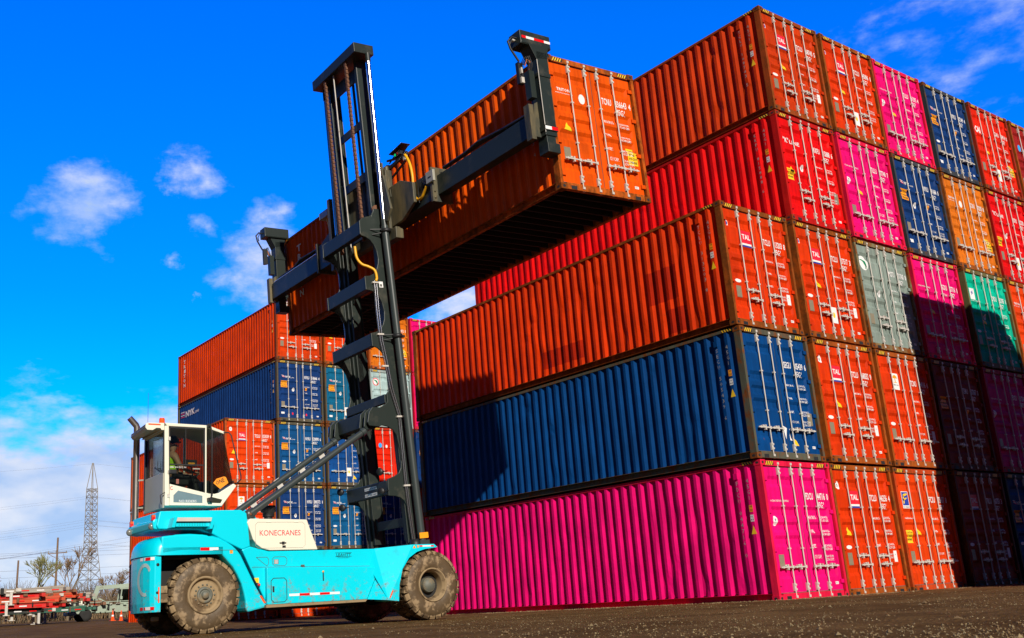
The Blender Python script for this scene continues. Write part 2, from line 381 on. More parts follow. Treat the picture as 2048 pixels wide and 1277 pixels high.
# ------------------------------------------------------------------ ground
def gh(x, y):
    pts = [(-400, .02), (13, .02), (27, .14), (50, .50), (110, 1.1), (300, 2.0), (3000, 14.0)]
    d = y
    for (a, za), (b, zb) in zip(pts, pts[1:]):
        if d <= b:
            t = max(0, (d - a) / (b - a)); return za + (zb - za) * t
    return pts[-1][1]
def ground():
    m, nt, b = newmat('gravel_yard_dirt')
    N = nt.nodes.new; L = nt.links.new
    t = N('ShaderNodeTexCoord')
    def noise(s, d, r=.6):
        n = N('ShaderNodeTexNoise'); n.inputs['Scale'].default_value = s; n.inputs['Detail'].default_value = d; n.inputs['Roughness'].default_value = r
        L(t.outputs['Object'], n.inputs['Vector']); return n.outputs['Fac']
    mx = N('ShaderNodeMix'); mx.data_type = 'RGBA'; mx.inputs[6].default_value = (.115, .060, .020, 1); mx.inputs[7].default_value = (.215, .120, .044, 1)
    rmx = N('ShaderNodeMapRange'); rmx.inputs[1].default_value = .40; rmx.inputs[2].default_value = .62; L(noise(.55, 8, .7), rmx.inputs[0]); L(rmx.outputs[0], mx.inputs[0])
    mr = N('ShaderNodeMapRange'); mr.inputs[1].default_value = .35; mr.inputs[2].default_value = .7; mr.inputs[3].default_value = .55; mr.inputs[4].default_value = 1.25
    L(noise(30, 8, .75), mr.inputs[0])
    sc1 = N('ShaderNodeVectorMath'); sc1.operation = 'SCALE'; L(mx.outputs[2], sc1.inputs[0]); L(mr.outputs[0], sc1.inputs['Scale'])
    v = N('ShaderNodeTexVoronoi'); v.inputs['Scale'].default_value = 34; L(t.outputs['Object'], v.inputs['Vector'])
    L(sc1.outputs[0], b.inputs['Base Color'])
    b.inputs['Roughness'].default_value = .98; b.inputs['Specular IOR Level'].default_value = .04
    ad = N('ShaderNodeMath'); ad.operation = 'MULTIPLY_ADD'; L(v.outputs['Distance'], ad.inputs[0]); ad.inputs[1].default_value = -.6; L(noise(22, 8, .7), ad.inputs[2])
    bp = N('ShaderNodeBump'); bp.inputs['Strength'].default_value = .55; bp.inputs['Distance'].default_value = .035
    L(ad.outputs[0], bp.inputs['Height']); L(bp.outputs[0], b.inputs['Normal'])
    def axis(vals):
        out = [vals[0][0]]
        for a, b_, st in vals:
            n = max(1, round((b_ - a) / st)); out += [a + (b_ - a) * (i + 1) / n for i in range(n)]
        return out
    xs = axis([(-3000, -200, 560), (-200, -24, 11), (-24, 24, .3), (24, 200, 11), (200, 3000, 560)])
    ys = axis([(-3000, -200, 560), (-200, -14, 9.3), (-14, 12, .26), (12, 60, 3), (60, 320, 20), (320, 3000, 268)])
    rnd = random.Random(3)
    vs = []
    for y in ys:
        for x in xs:
            z = gh(x, y)
            if -24 < x < 24 and -14 < y < 12:
                z += rnd.uniform(-.012, .012) + .014 * math.sin(x * .9 + y * .5) * math.sin(y * 1.1 - x * .3)
            vs.append((x, y, z))
    nx = len(xs); fs = [(j * nx + i, j * nx + i + 1, (j + 1) * nx + i + 1, (j + 1) * nx + i) for j in range(len(ys) - 1) for i in range(nx - 1)]
    mb = MB(); mb.add(vs, fs, 0, True)
    o = link('ground', mb.mesh('ground', [m])); tag(o, kind='structure')
    # loose stones
    g = MB(); rnd = random.Random(11)
    def stone(x, y, s):
        z = gh(x, y) + .2 * s
        a = rnd.uniform(0, 6.28); e = rnd.uniform(.6, 1.1); pts = []
        for k, (px, py, pz) in enumerate(((1, 0, 0), (0, 1, 0), (-1, 0, 0), (0, -1, 0), (0, 0, .8), (0, 0, -.6))):
            j = rnd.uniform(.7, 1.2); px *= j; py *= j * e; pz *= j
            pts.append((x + s * (px * math.cos(a) - py * math.sin(a)), y + s * (px * math.sin(a) + py * math.cos(a)), z + s * pz))
        g.add(pts, [(0, 1, 4), (1, 2, 4), (2, 3, 4), (3, 0, 4), (1, 0, 5), (2, 1, 5), (3, 2, 5), (0, 3, 5)], rnd.choice((0, 0, 0, 0, 1, 1, 2)))
    F = Vector((.5875, .809)); S = Vector((.809, -.5875)); C0 = Vector((-18.13, -13.27))
    n = 0
    while n < 15000:
        d = 4.5 + 26 * rnd.random() ** 1.6; l = rnd.uniform(-.47, .62) * d
        p = C0 + F * d + S * l
        if p.y > 11.5 or (p.x > -.1 and p.y > -.15): continue
        stone(p.x, p.y, rnd.choice((.004, .005, .006, .008, .011)) * (1.0 if rnd.random() < .988 else 2.6)); n += 1
    for i in range(2600):     # line of pale stones raked against the stack
        if rnd.random() < .5: x, y = rnd.uniform(-.2, 15), -.12 - abs(rnd.gauss(0, .16))
        else: x, y = -.06 - abs(rnd.gauss(0, .12)), rnd.uniform(-.2, 12)
        stone(x, y, rnd.uniform(.010, .028))
    sm = [flat('stone_brown', (.17, .105, .045), .95, noise=.4, scale=30), flat('stone_grey', (.21, .15, .075), .95, noise=.3, scale=30), flat('stone_pale', (.30, .22, .11), .95, noise=.3, scale=30)]
    o = link('gravel', g.mesh('gravel', sm)); tag(o, 'loose gravel and small stones scattered over the brown yard', 'gravel', kind='stuff')
    # fresh red paint mark sprayed on the dirt
    pm = MB(); rnd = random.Random(5)
    for (cx, cy, ln) in ((-12.6, -12.05, .30), (-12.15, -12.25, .22), (-13.3, -11.6, .3)):
        for k in range(46):
            x = cx + rnd.gauss(0, ln * .5); y = cy + rnd.gauss(0, .05) - (x - cx) * .6; s = rnd.uniform(.006, .02); z = gh(x, y) + .017
            pm.add([(x - s, y - s * .6, z), (x + s, y - s, z), (x + s, y + s, z), (x - s, y + s * .7, z)], [(0, 1, 2, 3)])
    o = link('paint_mark', pm.mesh('paint_mark', [flat('red_spray_paint', (.62, .03, .05), .9)])); tag(o, kind='structure')
ground()

# ------------------------------------------------------------------ the container kit
L_, W_, H_ = 12.192, 2.438, 2.896
RIB = [(.55, .05, .07), (1.20, .05, .07), (1.49, .05, .06), (1.80, .05, .07), (2.44, .05, .07)]
DY, DD = .052, .040           # door face and depth of its ribs
def rib_depth(z):
    for c, h, s in RIB:
        d = abs(z - c)
        if d < h: return DD
        if d < h + s: return DD * (h + s - d) / s
    return 0.0
def in_panel(x): return (.20 < x < 1.10) or (1.34 < x < 2.24)
def door_y(x, z): return DY + (rib_depth(z) if in_panel(x) else 0)

def build_kit():
    K = {}
    # frame
    f = MB()
    for y0, y1 in ((.003, .160), (L_ - .160, L_ - .003)):
        for x0, x1 in ((.004, .078), (W_ - .078, W_ - .004)):
            f.box(x0, x1, y0, y1, .118, H_ - .118)
    for x0, x1 in ((.004, .064), (W_ - .064, W_ - .004)):
        f.box(x0, x1, .178, L_ - .178, H_ - .075, H_ - .012)
    for x0, x1 in ((.006, .052), (W_ - .052, W_ - .006)):
        sx = 1 if x0 < 1 else -1; ox = .010 if sx > 0 else W_ - .010
        for z0, z1, d in ((.014, .022, .10), (.152, .160, .10)): f.box(*sorted((ox, ox + sx * d)), .178, L_ - .178, z0, z1)
        f.box(*sorted((ox + sx * .085, ox + sx * .10)), .178, L_ - .178, .022, .152)
    f.box(.162, W_ - .162, .012, .12, H_ - .125, H_ - .014)
    f.box(.162, W_ - .162, .012, .12, .014, .150)
    f.box(.162, W_ - .162, L_ - .12, L_ - .012, H_ - .1, H_ - .014)
    f.box(.162, W_ - .162, L_ - .12, L_ - .012, .014, .150)
    for k in range(4):      # hazard stripes on the header and on the ends of the top rails
        for sgn in (0, 1):
            x = .20 + k * .062 if not sgn else W_ - .43 + k * .062
            z0, z1 = H_ - .110, H_ - .030
            f.add([(x - .02, .0085, z0), (x + .012, .0085, z0), (x + .058, .0085, z1), (x + .026, .0085, z1)], [(0, 1, 2, 3)], 2)
    for x0 in (.19, W_ - .44): f.add([(x0, .0105, H_ - .113), (x0 + .27, .0105, H_ - .113), (x0 + .27, .0105, H_ - .027), (x0, .0105, H_ - .027)], [(0, 1, 2, 3)], 1)
    for y00 in (.20, L_ - .48):
        f.add([(.0028, y00, H_ - .072), (.0028, y00, H_ - .016), (.0028, y00 + .28, H_ - .016), (.0028, y00 + .28, H_ - .072)], [(0, 1, 2, 3)], 1)
        for k in range(4):
            y = y00 + .015 + k * .068
            f.add([(.0018, y, H_ - .071), (.0018, y + .03, H_ - .017), (.0018, y + .062, H_ - .017), (.0018, y + .032, H_ - .071)], [(0, 1, 2, 3)], 2)
    f.box(.27, .42, .0085, .02, .020, .095, 1); f.box(W_ - .42, W_ - .27, .0085, .02, .020, .095, 1)     # lock cut-outs in the sill
    K['frame'] = f.mesh('frame', [PAINT, BLACK, YEL])
    # corner casting, at its own origin (outer corner at 0,0,0 growing +x +y +z)
    c = MB(); c.box(0, .162, 0, .178, 0, .118)
    def oval(cx, cz, rx_, rz_, y, ax):
        n = 12; vs = []
        for k in range(n):
            a = 6.28318 * k / n; u = cx + rx_ * math.cos(a); w = cz + rz_ * math.sin(a)
            vs.append((u, y, w) if ax == 1 else (y, u, w))
        c.add(vs, [tuple(range(n))], 1)
    for y in (-.0012, .1792): oval(.081, .058, .036, .030, y, 1)
    for x in (-.0012, .1632): oval(.089, .058, .040, .026, x, 0)
    K['corner_casting'] = c.mesh('corner_casting', [PAINT, BLACK])
    # corrugated sides
    def side(sgn, seed=0):
        s = MB(); a, t, i = .072, .068, .070; P = a + 2 * t + i; xi = .057
        prof = [(.160, xi)]
        n = int((L_ - .32 - .04) // P); pad = (L_ - .32 - n * P) / 2; y = .160 + pad
        cent = []
        for k in range(n):
            prof += [(y + i / 2, xi), (y + i / 2 + t, .012), (y + i / 2 + t + a, .012), (y + i / 2 + 2 * t + a, xi)]
            cent.append(y + i / 2 + t + a / 2); y += P
        prof.append((L_ - .160, xi))
        zs = [.157, .23, H_ - .13, H_ - .065]; dents = []
        if seed:
            rd = random.Random(seed)
            zs = [.157] + [.23 + k * (H_ - .36) / 22 for k in range(23)] + [H_ - .065]
            for k in range(26):      # knocks from years of handling, more of them low down
                dents.append((rd.uniform(.5, L_ - .5), .3 + 2.2 * rd.random() ** 1.7, rd.uniform(.05, .16), rd.uniform(.08, .35), rd.uniform(.010, .034), rd.uniform(-.025, .025)))
        vs = []
        for zi, z in enumerate(zs):
            for yy, xx in prof:
                yo = 0
                if zi in (0, len(zs) - 1): xx = min(xx, .030) if xx < .05 else xx
                for dy, dz, ry_, rz_, am, sh in dents:
                    g = math.exp(-((yy - dy) / ry_) ** 2 - ((z - dz) / rz_) ** 2); xx += am * g * (1 if xx < .04 else .3); yo += sh * g
                vs.append((xx if sgn < 0 else W_ - xx, yy + yo, z))
        m = len(prof); fs = []
        for j in range(len(zs) - 1):
            o = j * m
            fs += [(o + k, o + m + k, o + m + k + 1, o + k + 1) if sgn < 0 else (o + k, o + k + 1, o + m + k + 1, o + m + k) for k in range(m - 1)]
        s.add(vs, fs)
        if seed == 33:       # areas touched up with another batch of paint
            for q in range(4):
                k0 = rd.randrange(6, len(prof) - 40); k1 = k0 + rd.choice((6, 9, 14, 22)); j0 = rd.choice((1, 1, 2, 8)); j1 = j0 + rd.randrange(3, 8)
                for j in range(j0, min(j1, len(zs) - 2)):
                    for k in range(k0, k1): s.m[j * (m - 1) + k] = 1
        return s.mesh('side_panel', [PAINT, PATCH]), cent
    K['side_fn'] = side
    K['side_l'], K['cent'] = side(-1); K['side_r'], _ = side(1)
    # far end wall
    e = MB(); prof = [(.08, .05)]; x = .12
    while x + .22 < W_ - .1: prof += [(x, .05), (x + .04, .012), (x + .12, .012), (x + .16, .05)]; x += .235
    prof.append((W_ - .08, .05)); m = len(prof)
    e.add([(px, L_ - d, z) for z in (.15, H_ - .1) for px, d in prof], [(k + 1, m + k + 1, m + k, k) for k in range(m - 1)])
    K['end_panel'] = e.mesh('end_panel', [PAINT])
    r = MB(); y = .12; prof = [(y, 0)]
    while y + .21 < L_ - .12: prof += [(y + .02, 0), (y + .04, .018), (y + .15, .018), (y + .17, 0)]; y += .209
    prof.append((L_ - .12, 0)); m = len(prof)
    r.add([(px, py, H_ - .034 + d) for px in (.06, W_ - .06) for py, d in prof], [(k, m + k, m + k + 1, k + 1) for k in range(m - 1)])
    K['roof'] = r.mesh('roof', [PAINT])
    b = MB(); b.box(.05, W_ - .05, .1, L_ - .1, .155, .180)
    y = .4
    while y < L_ - .3: b.box(.115, W_ - .115, y, y + .045, .035, .155); y += .31
    b.box(.115, W_ - .115, L_ - 3.6, L_ - 3.5, .02, .15); b.box(.9, .96, L_ - 3.5, L_ - .12, .03, .154); b.box(W_ - .96, W_ - .9, L_ - 3.5, L_ - .12, .03, .154)
    K['floor'] = b.mesh('floor', [WOOD])
    # door leaves
    def leaf(x0, x1, hinge):
        d = MB(); zs = [.165, .20]
        for c_, h, s_ in RIB: zs += [c_ - h - s_, c_ - h, c_ + h, c_ + h + s_]
        zs += [2.70, 2.752]; zs = sorted(zs)
        xs = [x0, x0 + .085, x0 + .135, x1 - .135, x1 - .085, x1]
        vs = []
        for z in zs:
            for k, x in enumerate(xs):
                vs.append((x, DY + (rib_depth(z) if k in (2, 3) else 0), z))
        n = len(xs); fs = [(j * n + i, j * n + i + 1, (j + 1) * n + i + 1, (j + 1) * n + i) for j in range(len(zs) - 1) for i in range(n - 1)]
        d.add(vs, fs)
        z0, z1 = zs[0], zs[-1]
        for q in (((x0, DY, z0), (x0, DY, z1), (x0, DY + .05, z1), (x0, DY + .05, z0)), ((x1, DY, z0), (x1, DY + .05, z0), (x1, DY + .05, z1), (x1, DY, z1)),
                  ((x0, DY, z1), (x1, DY, z1), (x1, DY + .05, z1), (x0, DY + .05, z1)), ((x0, DY, z0), (x0, DY + .05, z0), (x1, DY + .05, z0), (x1, DY, z0))):
            d.add(q, [(0, 1, 2, 3)])
        for z in (.34, 1.03, 1.82, 2.50):       # hinge blades
            if hinge < 0: d.box(x0 - .035, x0 + .075, .018, DY + .004, z - .04, z + .04)
            else: d.box(x1 - .075, x1 + .035, .018, DY + .004, z - .04, z + .04)
        return d.mesh('door', [PAINT])
    K['door_l'] = leaf(.112, 1.210, -1); K['door_r'] = leaf(1.228, W_ - .112, 1)
    g = MB(); g.box(.078, W_ - .078, DY + .054, DY + .062, .150, 2.775)
    g.box(1.2105, 1.2275, DY + .008, DY + .03, .165, 2.752)
    g.box(.112, W_ - .112, DY - .006, DY + .02, 2.7525, 2.775); g.box(.112, W_ - .112, DY - .006, DY + .02, .150, .1645)
    K['gasket'] = g.mesh('door_seal', [GASKET])
    # locking bar at x = 0
    b = MB(); Y = .020
    b.tube([(0, Y, .045), (0, Y, 2.84)], .0145, 8)
    for z in (.05, 2.80): b.box(-.028, .028, -.004, .034, z, z + .05)
    for z in (.185, 2.585):
        b.box(-.042, .016, .004, .046, z, z + .16); b.box(-.030, .030, -.008, .03, z + .02, z + .055); b.box(-.030, .030, -.008, .03, z + .11, z + .145)
    for z in (1.05, 1.93): b.box(-.036, .034, 0.004, .048, z - .015, z + .015)
    b.box(-.03, .03, -.008, .03, 0.0, 0.0001)
    K['bar'] = b.mesh('locking_bar', [GALV])
    def handle(s):
        b = MB()
        b.box(min(0, .40 * s), max(0, .40 * s), -.012, .006, -.013, .013)
        b.box(.17 * s - .035, .17 * s + .035, .0, .046, -.022, .022); b.box(.16 * s - .018, .16 * s + .018, -.010, .046, -.055, .055)
        b.box(.24 * s - .03, .24 * s + .03, -.010, .044, .02, .048); b.box(.33 * s - .02, .33 * s + .02, -.018, .046, -.022, .022)
        b.box(-.03, .03, -.010, .03, -.03, .03)
        return b.mesh('handle', [GALV])
    K['hl'] = handle(-1); K['hr'] = handle(1)
    return K
KIT = build_kit()
BARX = (.60, 1.045, 1.385, 1.815)

def sticker(mb, poly, mat, x0=None):
    """poly in (x,z), convex; laid over the pressed door"""
    zs = sorted({z for _, z in poly} | {z for c, h, s in RIB for z in (c - h - s, c - h, c + h, c + h + s) if min(p[1] for p in poly) < z < max(p[1] for p in poly)})
    def ext(z):
        xs = []
        n = len(poly)
        for i in range(n):
            (xa, za), (xb, zb) = poly[i], poly[(i + 1) % n]
            if abs(za - zb) < 1e-9:
                if abs(za - z) < 1e-9: xs += [xa, xb]
            elif min(za, zb) - 1e-9 <= z <= max(za, zb) + 1e-9: xs.append(xa + (xb - xa) * (z - za) / (zb - za))
        return min(xs), max(xs)
    cx = sum(p[0] for p in poly) / len(poly)
    vs = []; off = .0035 + .0012 * mb_layer[0]
    for z in zs:
        a, b = ext(z); y = door_y(cx, z) - off
        vs += [(a, y, z), (b, y, z)]
    mb.add(vs, [(2 * i, 2 * i + 1, 2 * i + 3, 2 * i + 2) for i in range(len(zs) - 1)], mat)
mb_layer = [0]
def rect(x, z, w, h): return [(x, z), (x + w, z), (x + w, z + h), (x, z + h)]
def disc(x, z, rx_, rz_, n=14): return [(x + rx_ * math.cos(6.28318 * (k + .5) / n), z + rz_ * math.sin(6.28318 * (k + .5) / n)) for k in range(n)]
def dep(p):
    return Vector((p.x, door_y(p.x, p.z) - .0052 - .0012 * mb_layer[0], p.z))
XD, ZD = (1, 0, 0), (0, 0, 1)
def dtext(mb, s, x, z, h, width=None, mat=0, bold=0, squeeze=.62, res=1): put_text(mb, s, (x, DY, z), XD, ZD, h, width, squeeze, mat, bold, dep, res)

STK = [WHITE, S_RED, S_BLUE, S_SKY, S_YEL, S_AMB, S_GRN, BLACK, PLATE]   # slots of the sticker meshes
iW, iR, iB, iS, iY, iA, iG, iK, iP = range(9)
def part(mb, name, root, parent=None, mats=None):
    if not mb.f: return None
    return link(name, mb.mesh(name, mats or STK), parent or root)

def add_marks(root, sp, detail=1):
    """sp: dict(code, logo, extras...)"""
    code = sp.get('code', ''); let = MB(); lg = MB(); wl = MB(); pl = MB()
    mb_layer[0] = 0
    cx = 1.46
    if code:
        a, n, c = code.split(' ')
        dtext(let, a, cx, 2.08, .14, .27, iW, .018, res=2); dtext(let, n, cx + .375, 2.08, .14, .33, iW, .018, res=2); dtext(let, c, cx + .765, 2.08, .13, .06, iW, .018, res=2)
        dtext(let, '45G1', cx + .385, 1.90, .125, .25, iW, .018, res=2)
    part(let, 'code_lettering', root); let = MB()
    if code:
        rows = [('MAX.GROSS', '32,500 KGS', '71,650 LBS', 1.66), ('TARE', '3,800 KGS', '8,380 LBS', 1.365), ('NET', '28,700 KGS', '63,270 LBS', 1.055), ('CU.CAP.', '76.4 CU.M.', '2,700 CU.FT.', .83)]
        big = sp.get('bigw', 0)
        for a, b_, c_, z in rows:
            dtext(let, a, cx + .01, z, .05 * (1.5 if big else 1), .26 if len(a) > 4 else .14, iW, .006)
            dtext(let, b_, cx + .42, z + .015, .05, .28, iW, .012); dtext(let, c_, cx + .42, z - .055, .05, .28, iW, .012)
    part(let, 'weight_lettering', root); let = MB()
    lo = sp.get('logo'); ls = []
    if lo == 'TAL':
        sticker(lg, rect(.68, 2.00, .33, .30), iR); sticker(lg, rect(.68, 1.955, .33, .045), iW); sticker(lg, rect(.68, 1.915, .33, .038), iB)
        mb_layer[0] = 1; dtext(let, 'TAL', .70, 2.10, .115, .29, iW, .025); mb_layer[0] = 0
    elif lo == 'NYK':
        for k in range(4): sticker(lg, [(.27 + .012 * k, 2.17 - .024 * k), (.41 + .012 * k, 2.15 - .024 * k), (.41 + .012 * k, 2.165 - .024 * k), (.27 + .012 * k, 2.185 - .024 * k)], (iW, iR, iW, iR)[k])
        dtext(let, 'NYK', .46, 2.07, .085, .28, iW, .02); dtext(let, 'LINE', .76, 2.07, .035, .16, iW, .01)
    elif lo == 'K':
        dtext(let, '"K"', .22, 2.10, .13, .22, iW, .015); dtext(let, 'LINE', .46, 2.10, .10, .42, iW, .015)
    elif lo == 'CAI': dtext(let, 'CAI', .20, 1.96, .20, .34, iW, .04)
    elif lo == 'TRITON':
        dtext(let, 'TRITON', .24, 2.16, .062, .36, iW, .02); dtext(let, 'www.tritoncontainer.com', .20, 2.10, .03, .46, iW, .004)
        sticker(lg, disc(.90, 2.07, .085, .11), iW)
    elif lo == 'TREE':
        sticker(lg, rect(.62, 1.93, .30, .42), iW); mb_layer[0] = 1
        sticker(lg, [(.66, 2.22), (.88, 2.22), (.84, 2.28), (.77, 2.31), (.70, 2.28)], iA); sticker(lg, rect(.755, 2.12, .03, .1), iA); sticker(lg, rect(.70, 2.105, .14, .015), iA)
        dtext(wl, 'TRITON', .66, 2.03, .035, .22, iK); mb_layer[0] = 0
    elif lo == 'FLORENS':
        sticker(lg, rect(.26, 1.93, .29, .40), iW); mb_layer[0] = 1; sticker(lg, rect(.275, 2.0, .26, .315), iB); mb_layer[0] = 2
        sticker(lg, [(.30, 2.20), (.50, 2.25), (.51, 2.29), (.34, 2.27)], iY); sticker(lg, [(.30, 2.10), (.46, 2.16), (.47, 2.19), (.31, 2.15)], iY); sticker(lg, [(.30, 2.03), (.35, 2.05), (.36, 2.24), (.31, 2.22)], iY)
        mb_layer[0] = 1; dtext(wl, 'FLORENS', .275, 1.945, .035, .26, iK); mb_layer[0] = 0
        dtext(let, 'www.florens.com', .27, 1.68, .045, .38, iW, .01)
    elif lo == 'BIRD':
        sticker(lg, disc(.36, 2.28, .19, .20, 20), iW if not sp.get('red') else iR); mb_layer[0] = 1
        if sp.get('red'): sticker(lg, disc(.36, 2.28, .15, .16, 20), iW)
        mb_layer[0] = 2
        sticker(lg, [(.22, 2.36), (.33, 2.30), (.44, 2.16), (.48, 2.20), (.43, 2.34), (.33, 2.39)], iG); sticker(lg, [(.40, 2.13), (.44, 2.11), (.47, 2.2), (.42, 2.2)], iG); mb_layer[0] = 0
    elif lo == 'ONE': dtext(let, 'OCEAN NETWORK EXPRESS', .22, 2.02, .038, .62, iW, .006)
    elif lo == 'STAR':
        sticker(lg, rect(.22, 1.98, .26, .33), iW); mb_layer[0] = 1; sticker(lg, [(.30, 2.10), (.36, 2.14), (.40, 2.26), (.34, 2.22)], iB); sticker(lg, [(.27, 2.18), (.42, 2.16), (.42, 2.175), (.27, 2.20)], iB); mb_layer[0] = 0
        dtext(let, 'SEACUBE', .22, 1.93, .035, .42, iW)
    if sp.get('glob'): dtext(let, 'Global', .99 + .5, 1.90, .07, .20, iW, .003)
    part(lg, 'logo_sticker', root); lg = MB(); part(wl, 'logo_sticker', root); wl = MB()
    for kind in sp.get('ex', '').split():
        part(lg, 'round_sticker', root); part(wl, 'warning_label', root); part(pl, 'data_plate', root); lg, wl, pl = MB(), MB(), MB()
        if kind == 'round': sticker(lg, disc(.25, 2.42, .055, .07), iW); mb_layer[0] = 1; sticker(lg, disc(.25, 2.42, .04, .05), iB); mb_layer[0] = 0
        if kind == 'p': sticker(lg, disc(.30, 2.42, .075, .095), iW); mb_layer[0] = 1; dtext(lg, 'O', .27, 2.38, .08, .06, iK, .02); mb_layer[0] = 0
        if kind == 'p2': sticker(lg, disc(.30, 1.62, .075, .105), iW); mb_layer[0] = 1; dtext(lg, 'P', .275, 1.585, .08, .05, iK, .02); mb_layer[0] = 0
        if kind == 'p3': sticker(lg, disc(.88, 1.52, .065, .09), iW); mb_layer[0] = 1; dtext(lg, 'O', .855, 1.485, .07, .05, iK, .02); mb_layer[0] = 0
        if kind == 'tri': sticker(wl, [(.32, 1.32), (.52, 1.30), (.44, 1.50)], iY)
        if kind == 'tri2': sticker(wl, [(.68, 1.32), (.86, 1.30), (.74, 1.50)], iY)
        if kind == 'tri3': sticker(wl, [(1.40, .33), (1.60, .32), (1.46, .52)], iY)
        if kind == 'oval': sticker(lg, disc(.34, 1.05, .105, .042, 16), iW)
        if kind == 'caut':
            sticker(wl, rect(.22, 1.60, .34, .32), iA); mb_layer[0] = 1
            for k, t_ in enumerate(('CAUTION', "9'6\" HIGH", 'TRAILER')): dtext(wl, t_, .25, 1.83 - .1 * k, .055, .28, iK, .01)
            mb_layer[0] = 0
        if kind == 'cautR':
            sticker(wl, rect(2.0, .80, .27, .38), iY); mb_layer[0] = 1
            for k, t_ in enumerate(('CAUTION', "9'6\"", 'HIGH', 'CONTAINER')): dtext(wl, t_, 2.02, 1.09 - .085 * k, .055, .23, iK, .01)
            mb_layer[0] = 0
        if kind == 'cautL':
            sticker(wl, rect(.20, 1.12, .28, .30), iY); mb_layer[0] = 1
            for k, t_ in enumerate(('CAUTION', "9'6\" HIGH", 'CONTAINER')): dtext(wl, t_, .22, 1.34 - .08 * k, .05, .24, iK, .01)
            mb_layer[0] = 0
        if kind == 'plate': sticker(pl, rect(.24, .66, .17, .27), iP)
        if kind == 'plateR': sticker(pl, rect(2.06, .80, .17, .28), iP)
        if kind == 'sqR': sticker(pl, rect(2.06, .70, .13, .25), iW)
        if kind == 'sqB': sticker(lg, rect(2.08, .28, .11, .055), iW); mb_layer[0] = 1; dtext(lg, 'ISO', 2.09, .295, .025, .08, iK); mb_layer[0] = 0
        if kind == 'sqA': sticker(wl, rect(1.50, 1.52, .10, .12), iA)
        if kind == 'sqW': sticker(lg, rect(.22, .34, .17, .09), iW)
        if kind == 'poster': sticker(lg, rect(1.06, .46, .26, .40), iW); mb_layer[0] = 1; sticker(lg, disc(1.19, .66, .05, .07), iY); mb_layer[0] = 0
        if kind == 'dotS': sticker(lg, disc(.46, 2.02, .10, .12), iS); sticker(lg, disc(.82, 1.98, .06, .08), iW)
        if kind == 'patch': sticker(lg, rect(.24, .62, .17, .12), iS)
        if kind == 'pinks': sticker(lg, rect(.78, .32, .07, .10), iR); sticker(lg, rect(1.50, .30, .07, .10), iR)
        if kind == 'torn': sticker(lg, [(1.10, .75), (1.17, .45), (1.24, .70)], iW); sticker(lg, [(1.33, .70), (1.30, .44), (1.43, .42)], iW)
    part(let, 'logo_lettering', root); part(lg, 'round_sticker', root); part(wl, 'warning_label', root); part(pl, 'data_plate', root)
    if sp.get('side'):
        # stacked letters down the long side, one per outer fold
        cent = KIT['cent']; s = MB(); w = MB()
        def col(txt, y, z, h, step, wd=.062):
            for k, ch in enumerate(txt):
                if ch != ' ': put_text(s, ch, (.0085, y + wd / 2, z - k * step), (0, -1, 0), (0, 0, 1), h, wd * (.45 if ch in '1I' else 1), 1, iW, -.012)
        col(code, cent[1], 2.42, .085, .125)
        col('45G1', cent[0] + .005, 2.45, .085, .12)
        y = cent[0]
        if not sp.get('nolab'):
            w.add([(.008, y + .045, 1.98), (.008, y - .045, 1.98), (.008, y - .045, 1.84), (.008, y + .045, 1.84)], [(0, 1, 2, 3)], iA)
            w.add([(.008, y + .045, 1.78), (.008, y - .045, 1.78), (.008, y - .045, 1.64), (.008, y + .045, 1.64)], [(0, 1, 2, 3)], iW)
            w.add([(.008, y + .065, 1.38), (.008, y - .065, 1.38), (.008, y, 1.56)], [(0, 1, 2)], iY)
            for k in range(2): put_text(w, '2H' if k else '9F', (.0065, y + .035, 1.93 - .07 * k), (0, -1, 0), (0, 0, 1), .04, .07, 1, iK)
            for k in range(2): put_text(w, 'UIC' if k == 0 else '83', (.0065, y + .038, 1.72 - .06 * k), (0, -1, 0), (0, 0, 1), .04, .075, 1, iK)
        part(s, 'side_lettering', root, mats=[FADEW] * 9); part(w, 'side_label', root)
        v = MB(); v.box(-.016, .012, cent[1] - .05, cent[1] + .05, 2.55, 2.68); link('vent', v.mesh('vent', [PAINT]), root, root_col[0])
    if sp.get('sidelogo'):
        s = MB(); cent = KIT['cent']; yb = cent[-3]
        for k, ch in enumerate(sp['sidelogo']):
            put_text(s, ch, (.0085, yb + .14, 2.30 - k * .27), (0, -1, 0), (0, 0, 1), .19, .26, 1, iW, .03)
        part(s, 'side_lettering', root)
    if sp.get('nykside'):
        s = MB(); yb = KIT['cent'][-4]
        put_text(s, 'NYK', (.0085, yb + .1, 2.15), (0, -1, 0), (0, 0, 1), .30, 1.3, 1, iW, .04); put_text(s, 'LINE', (.0085, yb - 1.25, 2.15), (0, -1, 0), (0, 0, 1), .12, .5, 1, iW, .02)
        for k in range(4): s.add([(.008, yb + .75, 2.5 - .09 * k), (.008, yb + .75, 2.46 - .09 * k), (.008, yb + .2, 2.44 - .09 * k), (.008, yb + .2, 2.48 - .09 * k)], [(0, 1, 2, 3)], (iW, iR)[k % 2])
        part(s, 'side_lettering', root)
root_col = [None]
